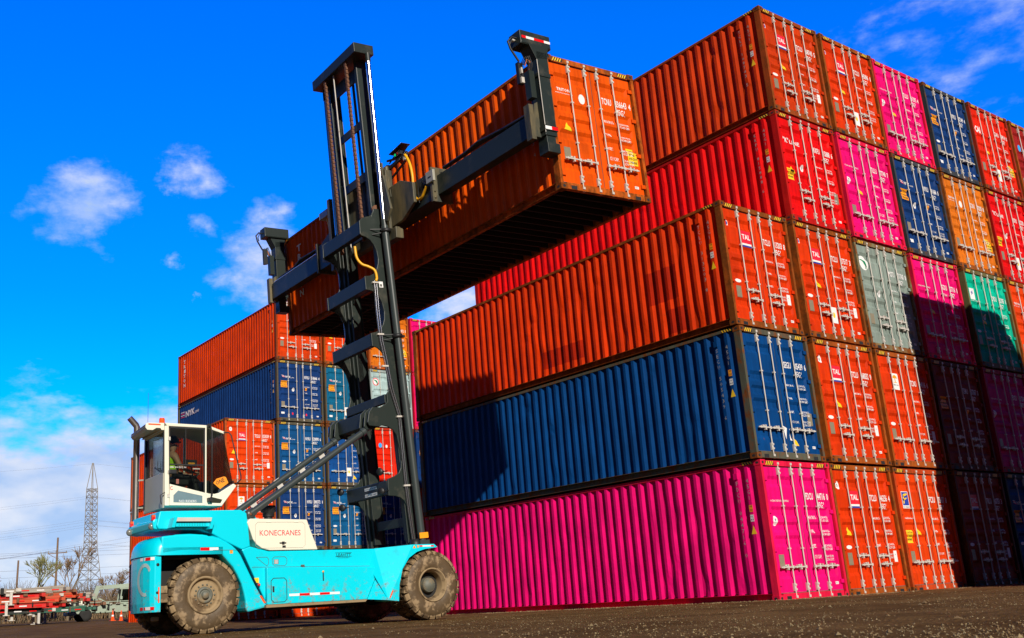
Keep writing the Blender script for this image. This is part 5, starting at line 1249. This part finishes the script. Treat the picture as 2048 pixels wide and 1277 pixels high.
# carriage between mast and spreader
b = MB()
b.prism([(4.95, .75), (5.35, .60), (7.4, .60), (7.8, .75), (7.8, 2.25), (7.4, 2.45), (5.35, 2.45), (4.95, 2.2)], -.86, -.68, 0)
b.prism([(3.95, 1.05), (4.5, .80), (5.0, .78), (5.0, 1.75), (4.45, 1.75), (3.95, 1.52)], -.80, -.72, 0); b.prism([(7.7, .80), (8.4, 1.0), (8.4, 1.5), (7.7, 1.75)], -.80, -.72, 0)
b.box(-.98, -.86, 5.02, 5.16, .5, 2.4); b.box(-.98, -.86, 7.5, 7.64, .5, 2.4); b.box(-.86, -.66, 4.7, 5.4, .45, .72)
b.prism([(5.0, 2.0), (4.82, 2.0), (4.60, 1.1), (4.78, .85), (5.0, .9)], -1.02, -.96, 0)
cg = cpart('carriage', b, [STEEL2], sp_, bevel=.01)
b = MB(); b.tube([(-.78, 5.02, 2.30), (-.78, 5.0, 1.92)], .055, 12, 0); b.tube([(-.78, 5.0, 1.94), (-.78, 4.99, 1.72)], .034, 12, 1); b.prism([(5.1, 1.72), (4.88, 1.70), (4.86, 1.5), (5.0, 1.42)], -.82, -.72, 0, 0); cpart('small_cylinder', b, [STEEL2, CHROME], cg)
b = MB()
b.bar((-.62, 5.35, 2.30), (-.62, 4.32, 2.42), .05, .08); b.bar((-.55, 5.2, 2.1), (-.55, 4.5, 2.30), .03, .05); b.bar((-.62, 5.2, 2.55), (-.62, 4.6, 2.40), .03, .05); b.box(-.68, -.56, 5.12, 5.30, 2.2, 2.42); b.box(-.64, -.56, 4.40, 4.48, 2.28, 2.42, 1)
b.tube([(-.62, 5.1, 2.45), (-.6, 4.9, 2.55), (-.6, 4.7, 2.42), (-.6, 4.5, 2.50)], .018, 6)
ar = cpart('lamp_arm', b, [DARK, GALV], cg)
b = MB(); b.box(-.68, -.54, 4.52, 4.80, 2.46, 2.56, 0); b.hexa([(-.74, 4.92, 2.58), (-.50, 4.92, 2.58), (-.50, 4.92, 2.595), (-.74, 4.92, 2.595)], [(-.74, 4.34, 2.64), (-.50, 4.34, 2.64), (-.50, 4.34, 2.655), (-.74, 4.34, 2.655)]); b.bar((-.6, 4.5, 2.5), (-.6, 4.30, 2.58), .03, .02)
sl = cpart('signal_lamp', b, [DARK], cg)
for v, mt in ((4.74, 'g'), (4.64, 'r')):
    m, nt, bb = newmat('lamp_' + mt)
    if mt == 'g': bb.inputs['Base Color'].default_value = (0, .3, .1, 1); bb.inputs['Emission Color'].default_value = (0, 1, .25, 1); bb.inputs['Emission Strength'].default_value = .45
    else: bb.inputs['Base Color'].default_value = (.28, .01, .01, 1)
    b = MB(); b.lathe([(0, -.012), (.03, -.010), (.036, 0)], 14, 'z', (0, 0, 0))
    cpart('lens', b, [m], sl, mat=Matrix.Translation((-.682, v, 2.51)) @ Matrix.Rotation(R(-90), 4, 'Y') @ Matrix.Rotation(math.pi, 4, 'X'))
b = MB(); ribbed(b, [(-.70, 4.30, 2.34), (-.70, 4.22, 2.22), (-.70, 4.12, 2.0), (-.70, 4.07, 1.7), (-.70, 4.08, 1.42), (-.70, 4.04, 1.22), (-.70, 3.93, 1.11), (-.70, 3.78, 1.10), (-.70, 3.66, 1.19), (-.70, 3.55, 1.28)], .036); cpart('protective_hose', b, [YHOSE], sp_)
b = MB(); b.box(-.74, -.68, 3.22, 3.50, 1.30, 1.56, 0); b.box(-.745, -.74, 3.30, 3.42, 1.40, 1.43, 1); cpart('junction_box', b, [CABG, BLACK], sp_, bevel=.008)
b = MB(); b.box(-.76, -.50, 8.05, 8.50, 2.18, 2.36); cpart('junction_box', b, [CABG], sp_, bevel=.008)
b = MB(); ribbed(b, [(-.66, 8.25, 2.16), (-.64, 8.2, 1.9), (-.62, 8.12, 1.6), (-.6, 8.05, 1.4)], .030); cpart('protective_hose', b, [YHOSE], sp_)
b = MB()
for k in range(4): b.tube([(-.70, 3.54 + .03 * k, 1.34), (-.70, 3.66 + .02 * k, 1.40 + .02 * k), (-.68, 3.72 + .02 * k, 1.30)], .011, 6)
b.tube([(-.72, 3.86, 1.0), (-.72, 3.86, 1.85), (-.72, 3.78, 1.9)], .009, 6)
cpart('hoses', b, [DARK], sp_)

# ------------------------------------------------------------------ driver, paper, cone on the machine
CRP = lambda u, v, z: CR @ Vector((u, v, z))
def skin(name, joints, edges, radii, mat, parent=None, sub=1):
    me = bpy.data.meshes.new(name); me.from_pydata([tuple(j) for j in joints], edges, []); me.materials.append(mat)
    o = bpy.data.objects.new(name, me); sc.collection.objects.link(o)
    if parent: o.parent = parent
    md = o.modifiers.new('skin', 'SKIN'); md.use_smooth_shade = True
    for i, v in enumerate(me.skin_vertices[0].data):
        r = radii[i]; v.radius = r if isinstance(r, tuple) else (r, r); v.use_root = (i == 0)
    s = o.modifiers.new('sub', 'SUBSURF'); s.levels = sub; s.render_levels = sub
    return o
pm_ = Matrix.Translation(CRP(-5.68, 5.90, 0)) @ Matrix.Rotation(-.04247, 4, 'Z')
J = [(0, 0, 3.02), (0, 0, 3.15), (-.02, 0, 3.32), (-.02, 0, 3.47), (.0, 0, 3.54), (.02, 0, 3.62), (.03, 0, 3.72),
     (-.01, -.19, 3.44), (.08, -.25, 3.22), (.30, -.18, 3.13), (.39, -.16, 3.12), (-.01, .19, 3.44), (.08, .25, 3.22), (.30, .18, 3.13), (.39, .16, 3.12),
     (.06, -.10, 3.0), (.42, -.13, 3.0), (.48, -.13, 2.62), (.60, -.13, 2.59), (.06, .10, 3.0), (.42, .13, 3.0), (.48, .13, 2.62), (.60, .13, 2.59)]
E2 = [(0, 1), (1, 2), (2, 3), (3, 4), (4, 5), (5, 6), (3, 7), (7, 8), (8, 9), (9, 10), (3, 11), (11, 12), (12, 13), (13, 14), (0, 15), (15, 16), (16, 17), (17, 18), (0, 19), (19, 20), (20, 21), (21, 22)]
RD = [(.15, .12), (.14, .11), (.16, .12), (.13, .10), .055, .088, .095, .07, .05, .038, .034, .07, .05, .038, .034, .09, .075, .055, .05, .09, .075, .055, .05]
SKIN_ = flat('skin_tone', (.42, .22, .14), .6, noise=.1)
person = skin('person', J, E2, RD, SKIN_); person.matrix_world = pm_
tag(person, 'driver seated in the cab in a dark cap and yellow-green safety vest', 'person')
b = MB()
for s in (-1, 1):       # hands on the wheel: palm, four fingers, thumb
    c = Vector((.42, s * .16, 3.115)); b.box(c.x - .03, c.x + .05, c.y - .04, c.y + .04, c.z - .012, c.z + .014)
    for k in range(4):
        y = c.y - .030 + .020 * k; b.tube([(c.x + .045, y, c.z), (c.x + .08, y, c.z - .01), (c.x + .082 - .004 * (k % 3), y, c.z - .04)], [.0095, .0088, .007], 6)
    b.tube([(c.x + .0, c.y - s * .04, c.z), (c.x + .04, c.y - s * .062, c.z - .01), (c.x + .065, c.y - s * .055, c.z - .025)], [.011, .010, .008], 6)
link('hands', b.mesh('hands', [SKIN_]), person)
b = MB(); b.lathe([(0, .105), (.06, .095), (.095, .055), (.106, 0), (.104, -.03)], 18, 'z', (.02, 0, 3.76)); b.prism([(.08, -.07), (.17, -.05), (.19, 0), (.17, .05), (.08, .07)], 3.735, 3.75, 2); link('cap', b.mesh('cap', [DARK]), person)
b = MB()
b.tube([(.105, 0, 3.68), (.135, 0, 3.655), (.112, 0, 3.645)], [.010, .014, .008], 6)
for s in (-1, 1): b.lathe([(0, -.004), (.012, 0), (0, .004)], 8, 'y', (.112, s * .034, 3.70)); b.lathe([(0, -.01), (.022, 0), (0, .01)], 8, 'y', (.02, s * .095, 3.68))
b.box(.108, .116, -.022, .022, 3.618, 3.626)
link('face', b.mesh('face', [SKIN_]), person)
v_ = skin('safety_vest', [(0, 0, 3.04), (0, 0, 3.15), (-.02, 0, 3.32), (-.02, 0, 3.46), (-.01, -.16, 3.45), (-.01, .16, 3.45)], [(0, 1), (1, 2), (2, 3), (3, 4), (3, 5)], [(.165, .135), (.155, .125), (.175, .135), (.145, .115), .085, .085], flat('hi_vis_yellow', (.45, .85, .02), .6), person)
w_ = skin('trousers', [(0, 0, 3.0), (.06, -.10, 3.0), (.42, -.13, 3.0), (.48, -.13, 2.66), (.06, .10, 3.0), (.42, .13, 3.0), (.48, .13, 2.66)], [(0, 1), (1, 2), (2, 3), (0, 4), (4, 5), (5, 6)], [(.165, .13), .10, .085, .065, .10, .085, .065], DARK, person)
# paper with the hand written ONE
sg = MB(); sg.add([(-.165, 0, -.01), (-.02, 0, -.125), (.15, 0, .0), (.10, 0, .11), (.06, 0, .125), (-.10, 0, .075)], [(0, 1, 2, 3, 4, 5)], 0)
put_text(sg, 'ONE', (-.10, -.002, -.055), Vector((.88, 0, .40)).normalized(), Vector((-.30, 0, .95)).normalized(), .085, .19, 1, 1, .012)
so_ = link('paper_sign', sg.mesh('paper_sign', [flat('orange_paper', (.95, .30, .01), .7), BLACK])); so_.matrix_world = CR @ Matrix.Translation((-4.885, 5.295, 2.865)); tag(so_, 'orange paper sign with ONE handwritten in black, in the cab side window', 'paper sign')
def cone(loc, h, label, lean=0):
    r = empty('traffic_cone', Matrix.Translation(loc) @ Matrix.Rotation(lean, 4, 'Y')); tag(r, label, 'traffic cone')
    b = MB(); b.lathe([(.16 * h / .7, .03), (.13 * h / .7, .035), (.03 * h / .7, h), (.0, h)], 20, 'z'); link('body', b.mesh('body', [ORANGEP]), r)
    b = MB(); b.lathe([(.093 * h / .7, .28 * h / .7), (.079 * h / .7, .40 * h / .7)], 20, 'z'); 
    if h < .68: link('collar', b.mesh('collar', [WREF]), r)
    b = MB(); b.box(-.19 * h / .7, .19 * h / .7, -.19 * h / .7, .19 * h / .7, 0, .035); link('base', b.mesh('base', [ORANGEP]), r, bevel=.01)
    return r
cone(CRP(-2.50, 6.3, 1.515), .70, 'orange traffic cone standing on the machine behind the white engine cover', R(-4))

# ------------------------------------------------------------------ the yard beyond
cone((3.54, 50.4, gh(0, 50.4)), .62, 'orange traffic cone left of the pair beside the pale green truck')
cone((3.3, 48.2, gh(0, 48.2)), .60, 'orange traffic cone right of the pair beside the pale green truck')
# stacked trailer chassis
def chassis_proto(col, dark, loc, rot, label, first):
    r = empty('trailer_chassis', Matrix.Translation(loc) @ Matrix.Rotation(rot, 4, 'Z')); tag(r, label, 'trailer chassis', 'trailer chassis stacked in the yard')
    c = flat('chassis_paint_' + ('a' if first else 'b') + str(len(MATS)), col, .5, dirt=(.2, .12, .06), noise=.1)
    b = MB()
    for s in (-1, 1):
        b.box(0, 12.4, s * .45 - .06, s * .45 + .06, .30, .50); b.box(0, 12.4, s * .45 - .09, s * .45 + .09, .50, .525); b.box(0, 12.4, s * .45 - .09, s * .45 + .09, .285, .30)
    for x in (.2, 1.6, 3.0, 5.0, 7.0, 8.6, 10.0): b.box(x, x + .1, -.45, .45, .33, .47)
    for x in (0, 12.2): b.box(x, x + .22, -1.22, 1.22, .34, .52)
    b.prism([(9.4, .5), (12.3, .66), (12.3, .52), (9.4, .3)], -.5, .5, 1)
    link('frame', b.mesh('frame', [c]), r)
    for x in (1.2, 2.5):
        for s in (-1, 1):
            b = MB(); b.lathe([(.2, -.12), (.46, -.13), (.5, -.08), (.5, .08), (.46, .13), (.2, .12)], 20, 'y', (x, s * 1.02, -.02)); w = link('wheel', b.mesh('wheel', [RUB]), r)
            b = MB(); b.lathe([(0, -.10), (.16, -.12), (.26, -.11), (.28, -.13)], 16, 'y', (x, s * 1.02, -.02)); link('rim', b.mesh('rim', [CABG]), w)
    for s in (-1, 1):
        b = MB(); b.box(9.2, 9.35, s * .55 - .06, s * .55 + .06, -.35, .35); b.box(9.1, 9.45, s * .55 - .1, s * .55 + .1, -.40, -.35); link('landing_leg', b.mesh('landing_leg', [GALV]), r)
    b = MB(); rq = random.Random(int(loc[2] * 1000))
    for k in range(26):
        x = rq.uniform(.4, 11.8); yv = rq.choice((-.62, -.58, .58, .3, -.3)); h_ = rq.uniform(.08, .3); b.box(x, x + rq.uniform(.06, .35), yv - .05, yv + .05, .5 - h_ * rq.uniform(.3, 1.2), .5 + h_ * .35, rq.randrange(3))
    link('fittings', b.mesh('fittings', [RUB, GALV, RUSTC]), r)
    b = MB()
    for k in range(14):
        x = .5 + k * .85; b.add([(x, -.5415, .37), (x + .42, -.5415, .37), (x + .42, -.5415, .43), (x, -.5415, .43)], [(0, 1, 2, 3)], k % 2)
    link('reflective_strip', b.mesh('reflective_strip', [WREF, TAILR]), r)
    return r
RED_ = (.55, .015, .010); BK = (.02, .025, .022); WH = (.34, .30, .25); OR_ = (.52, .07, .02); GR_ = (.03, .12, .08)
LV = ['lowest', 'second', 'third', 'fourth', 'fifth', 'sixth']
CN = {'black': BK, 'red': RED_, 'orange': OR_, 'pale grey': WH, 'dark green': GR_, 'rust brown': (.22, .10, .05)}
def pile(seq, x, y, rot, where, sd):
    rd = random.Random(sd)
    for k, c in enumerate(seq):
        chassis_proto(CN[c], 0, (x + rd.uniform(-.9, .9), y + rd.uniform(-.15, .15), gh(0, y) + .40 + k * .29), R(rot + rd.uniform(-1.6, 1.6)), '%s trailer chassis, %s from the ground in the %s pile' % (c, LV[k], where), k == 0)
pile(['black', 'red', 'orange', 'red', 'pale grey'], -12.2, 51.4, -2, 'nearest', 1)
pile(['dark green', 'red', 'rust brown', 'orange', 'rust brown'], -9.6, 55.6, 3, 'middle', 2)
pile(['dark green', 'rust brown', 'red', 'pale grey'], -7.0, 59.6, -3, 'farthest', 3)
# pale green truck-mounted machine
tm = empty('yard_machine', Matrix.Translation((6.3, 58.8, gh(0, 58.8))) @ Matrix.Rotation(R(-8), 4, 'Z')); tag(tm, 'pale green grey yard machine with a low boom, left of the turquoise machine', 'machine')
SG = flat('sage_green_paint', (.30, .36, .28), .6, noise=.15, dirt=(.2, .18, .12)); 
b = MB(); b.prism([(-2.9, .50), (-2.7, .78), (-1.2, .86), (-.9, 1.0), (1.0, 1.05), (1.2, .8), (2.9, .8), (2.9, .5)], -.9, .9, 1); b.box(-3.0, -2.5, -1.1, 1.1, .42, .62); b.box(2.4, 2.9, -1.15, 1.15, .35, .6)
for x in (-1.9, -.6, .9, 2.2): b.bar((x, -.95, .55), (x + .25, -.95, 1.25), .08, .08); b.bar((x, .95, .55), (x + .25, .95, 1.25), .08, .08)
b.bar((-2.0, -.95, 1.2), (2.6, -.95, 1.25), .06, .06); link('body', b.mesh('body', [SG]), tm, bevel=.03)
b = MB(); b.box(.35, 1.55, -.95, .05, 1.06, 1.16); b.box(.35, 1.55, -.95, .05, 2.02, 2.12)
for x, y in ((.38, -.92), (.38, .02), (1.50, -.92), (1.50, .02)): b.bar((x, y, 1.1), (x + (.12 if x < 1 else -.04), y, 2.05), .07, .07)
c_ = link('cab', b.mesh('cab', [SG]), tm)
b = MB(); b.box(.46, 1.46, -.90, 0, 1.16, 2.02); link('window', b.mesh('window', [GLASSD]), c_)
b = MB(); b.box(-2.95, -2.1, -.95, -.1, .86, 1.36, 0); b.box(-2.85, -2.3, -.97, -.951, 1.02, 1.28, 1); link('front_cab', b.mesh('front_cab', [CREAM, RUB]), tm, bevel=.03)
b = MB(); b.bar((-1.3, .3, 1.0), (-.9, .3, 2.3), .3, .3); b.bar((-1.0, .3, 2.2), (2.5, .3, 2.36), .24, .26); b.bar((-.9, .3, 1.4), (-2.3, -.2, .9), .14, .16); b.bar((2.4, .3, 2.4), (2.7, .3, 1.3), .14, .16); b.bar((.0, -.4, .9), (-1.0, -.4, 1.5), .12, .12); b.bar((1.6, -.6, .9), (2.4, -.6, 1.7), .12, .12)
link('boom', b.mesh('boom', [SG]), tm)
b = MB(); rq = random.Random(4)
for k in range(34):
    x = rq.uniform(-2.8, 2.8); z = rq.uniform(.5, 1.35); w_1 = rq.uniform(.05, .3); b.box(x, x + w_1, -1.08, -.9, z, z + rq.uniform(.04, .22), rq.randrange(4))
link('fittings', b.mesh('fittings', [SG, CABG, RUB, RUSTC]), tm)
for x in (-1.9, 1.8):
    for s_ in (-1, 1):
        b = MB(); b.lathe([(0, -.14), (.2, -.16), (.36, -.15), (.42, -.08), (.42, .12), (.36, .16), (0, .16)], 20, 'y', (x, s_ * 1.0, .40)); link('wheel', b.mesh('wheel', [RUB]), tm)
# pylon
GSTEEL = flat('pylon_galvanised', (.21, .18, .145), .6, noise=.2, scale=.5)
py_ = empty('lattice_pylon', Matrix.Translation((80.75, 298.8, 2.0)) @ Matrix.Rotation(R(20), 4, 'Z')); tag(py_, 'tall grey lattice power pylon against the clouds', 'pylon')
PR = [(0, 3.9), (13, 2.2), (21.5, 1.35), (30, 1.25), (38.5, 1.15), (46.4, .12)]
def pw(z):
    for (a, wa), (c, wc) in zip(PR, PR[1:]):
        if z <= c: return wa + (wc - wa) * (z - a) / (c - a)
    return .1
b = MB()
for sx, sy in ((1, 1), (1, -1), (-1, -1), (-1, 1)):
    for (a, wa), (c, wc) in zip(PR, PR[1:]): b.bar((sx * wa, sy * wa, a), (sx * wc, sy * wc, c), .18, .18)
link('legs', b.mesh('legs', [GSTEEL]), py_)
b = MB(); z = 0
while z < 38:
    h = max(1.9, pw(z) * 1.15); z2 = min(z + h, 38.5); a, c = pw(z), pw(z2)
    for k in range(4):
        cs = [(1, 1), (1, -1), (-1, -1), (-1, 1)]; p, q = cs[k], cs[(k + 1) % 4]
        b.bar((p[0] * a, p[1] * a, z), (q[0] * c, q[1] * c, z2), .085, .085); b.bar((q[0] * a, q[1] * a, z), (p[0] * c, p[1] * c, z2), .085, .085); b.bar((p[0] * c, p[1] * c, z2), (q[0] * c, q[1] * c, z2), .10, .10)
    z = z2
link('bracing', b.mesh('bracing', [GSTEEL]), py_)
wire_ends = []
for z, ln in ((36.5, 1.9), (29.5, 2.0), (28.0, 2.0), (22.5, 2.1)):
    b = MB()
    for s in (-1, 1):
        for y in (-pw(z), pw(z)): b.bar((s * pw(z), y, z), (s * ln, 0, z - .2), .1, .1)
        wire_ends.append(py_.matrix_world @ Vector((s * ln, 0, z - .4)))
    link('cross_arm', b.mesh('cross_arm', [GSTEEL]), py_)
WOODP = flat('wooden_pole', (.20, .12, .07), .9, noise=.2)
def pole(x, y, h, r, arm, label):
    p = empty('utility_pole', Matrix.Translation((x, y, gh(x, y)))); tag(p, label, 'utility pole')
    b = MB(); b.tube([(0, 0, 0), (.12, 0, h)], [r, r * .65], 10); link('pole', b.mesh('pole', [WOODP]), p)
    if arm:
        b = MB(); b.bar((-1.1 + .1, .1, h - 1.9), (1.3, .1, h - 1.75), .1, .1); b.bar((-.9, .1, h - 1.9), (.1, 0, h - 2.5), .05, .05); link('cross_arm', b.mesh('cross_arm', [WOODP]), p)
        for xx in (-.9, .0, 1.2):
            b = MB(); b.tube([(xx, .1, h - 1.85), (xx, .1, h - 1.55)], .06, 8); link('insulator', b.mesh('insulator', [CABG]), p)
pole(18.0, 113.5, 9.6, .16, True, 'wooden utility pole with a cross arm left of the pylon')
pole(11.2, 104.1, 6.5, .14, False, 'short plain wooden utility pole at the far left')
WIRE = flat('dark_wire', (.22, .22, .26), .6)
def wire(name, p, q, sag, r, label, grp):
    p, q = Vector(p), Vector(q); pts = [p.lerp(q, k / 16) - Vector((0, 0, sag * 4 * (k / 16) * (1 - k / 16))) for k in range(17)]
    b = MB(); b.tube(pts, r, 4); o = link(name, b.mesh(name, [WIRE])); tag(o, label, 'power line', grp)
for k, e in enumerate(wire_ends):
    wire('power_line', e, e + Vector((-190, 55 + k * 2, 1 - k * .4)), 7, .018, 'thin power line running from the pylon across the clouds', 'power lines at the pylon')
    wire('power_line', e, e + Vector((190, -55 - k * 2, 1 + k * .4)), 7, .018, 'thin power line running from the pylon across the clouds', 'power lines at the pylon')
wire('power_line', py_.matrix_world @ Vector((0, 0, 46.2)), (-110, 350, 52), 6, .018, 'thin power line running from the pylon across the clouds', 'power lines at the pylon')
wire('power_line', py_.matrix_world @ Vector((0, 0, 46.2)), (270, 245, 47), 6, .018, 'thin power line running from the pylon across the clouds', 'power lines at the pylon')
for k in range(3):
    wire('service_wire', (17.1 + k, 113.6, 9.1), (-30, 60 - 6 * k, 4.5 + k), 1.2, .011, 'dark wire slung from the wooden pole towards the left edge', 'wires at the wooden pole')
    wire('service_wire', (17.1 + k, 113.6, 9.1), (60, 100, 19 - 2.2 * k), 1.0, .011, 'dark wire rising from the wooden pole towards the stack', 'wires at the wooden pole to the right')
for k, z in enumerate((5.2, 5.9, 7.2, 7.7)):
    wire('service_wire', (-40, 95 + k, z), (60, 90 + k, z + 1.4), .7, .011, 'low wire crossing behind the bare trees', 'low wires behind the bare trees')
# bare trees and scrub
BARK = flat('bare_bark', (.17, .125, .075), .9, noise=.3)
TW = flat('twigs_brown', (.27, .17, .085), .9, noise=.35); TWY = flat('twigs_olive', (.27, .26, .09), .9, noise=.35)
def tree(x, y, h, seed, label, tw, thick=.16):
    r = empty('bare_tree', Matrix.Translation((x, y, gh(x, y)))); tag(r, label, 'tree', 'bare trees beyond the yard')
    rd = random.Random(seed); t = MB(); c = MB()
    def grow(p, d, l, rad, lev):
        q = p + d * l
        (t if lev < 2 else c).tube([p, q], [rad, rad * .7], 5 if lev < 2 else 3, cap=False)
        if lev >= 5: return
        for k in range(3 if lev < 4 else 4):
            a = rd.uniform(0, 6.28); sp = rd.uniform(.35, .75)
            nd = (d + Vector((math.cos(a) * sp, math.sin(a) * sp, rd.uniform(-.05, .3)))).normalized()
            grow(p.lerp(q, rd.uniform(.6, 1)), nd, l * rd.uniform(.62, .82), max(.020, rad * .55), lev + 1)
    grow(Vector((0, 0, -.1)), Vector((rd.uniform(-.08, .08), 0, 1)), h * .28, thick, 0)
    link('trunk', t.mesh('trunk', [BARK]), r); link('crown', c.mesh('crown', [tw]), r)
tree(8.0, 84, 8.6, 1, 'wide bare tree with olive twigs left of the wooden pole', TWY)
tree(12.0, 88, 9.6, 2, 'rounder bare brown tree right of the wooden pole', TW)
tree(5.9, 92, 7.0, 3, 'smaller bare tree at the left end of the tree group', TW)
tree(17.4, 92, 6.2, 5, 'low bare tree in front of the pylon foot', TW)
tree(22.0, 94, 7.0, 6, 'low bare tree just left of the machine tail', TWY)
# scrub: one mass of twigs
b = MB(); rd = random.Random(9)
for k in range(9000):
    x = rd.uniform(-12, 44); y = 96 + rd.uniform(-4, 16); z = gh(x, y); h = rd.uniform(.8, 3.3) * (.8 + .5 * math.sin(x * .5) ** 2)
    a = rd.uniform(0, 6.28); dx, dy = math.cos(a) * h * .3, math.sin(a) * h * .3
    b.tube([(x, y, z), (x + dx, y + dy, z + h)], [.034, .010], 3, rd.choice((0, 1)), cap=False)
    b.tube([(x + dx * .5, y + dy * .5, z + h * .5), (x - dx * .4, y + dy, z + h * .95)], [.024, .009], 3, rd.choice((0, 1)), cap=False)
o = link('scrub', b.mesh('scrub', [TW, BARK])); tag(o, 'brown leafless scrub in a belt behind the stacked trailer chassis', 'scrub', kind='stuff')
b = MB(); prof = []
for k in range(121):
    x = -400 + k * 10; prof.append((x, 2.0 + 2.2 * abs(math.sin(k * .7)) + 1.5 * math.sin(k * .23)))
for (x0, z0), (x1, z1) in zip(prof, prof[1:]): b.add([(x0, 420, 0), (x1, 420, 0), (x1, 424, 6 + z1), (x0, 424, 6 + z0), (x0, 440, 6 + z0 * .8), (x1, 440, 6 + z1 * .8)], [(0, 1, 2, 3), (3, 2, 5, 4)])
o = link('treeline', b.mesh('treeline', [flat('distant_woods', (.11, .085, .06), .95, noise=.4, scale=.12)])); tag(o, 'far low wood along the horizon at the left', 'wood', kind='stuff')
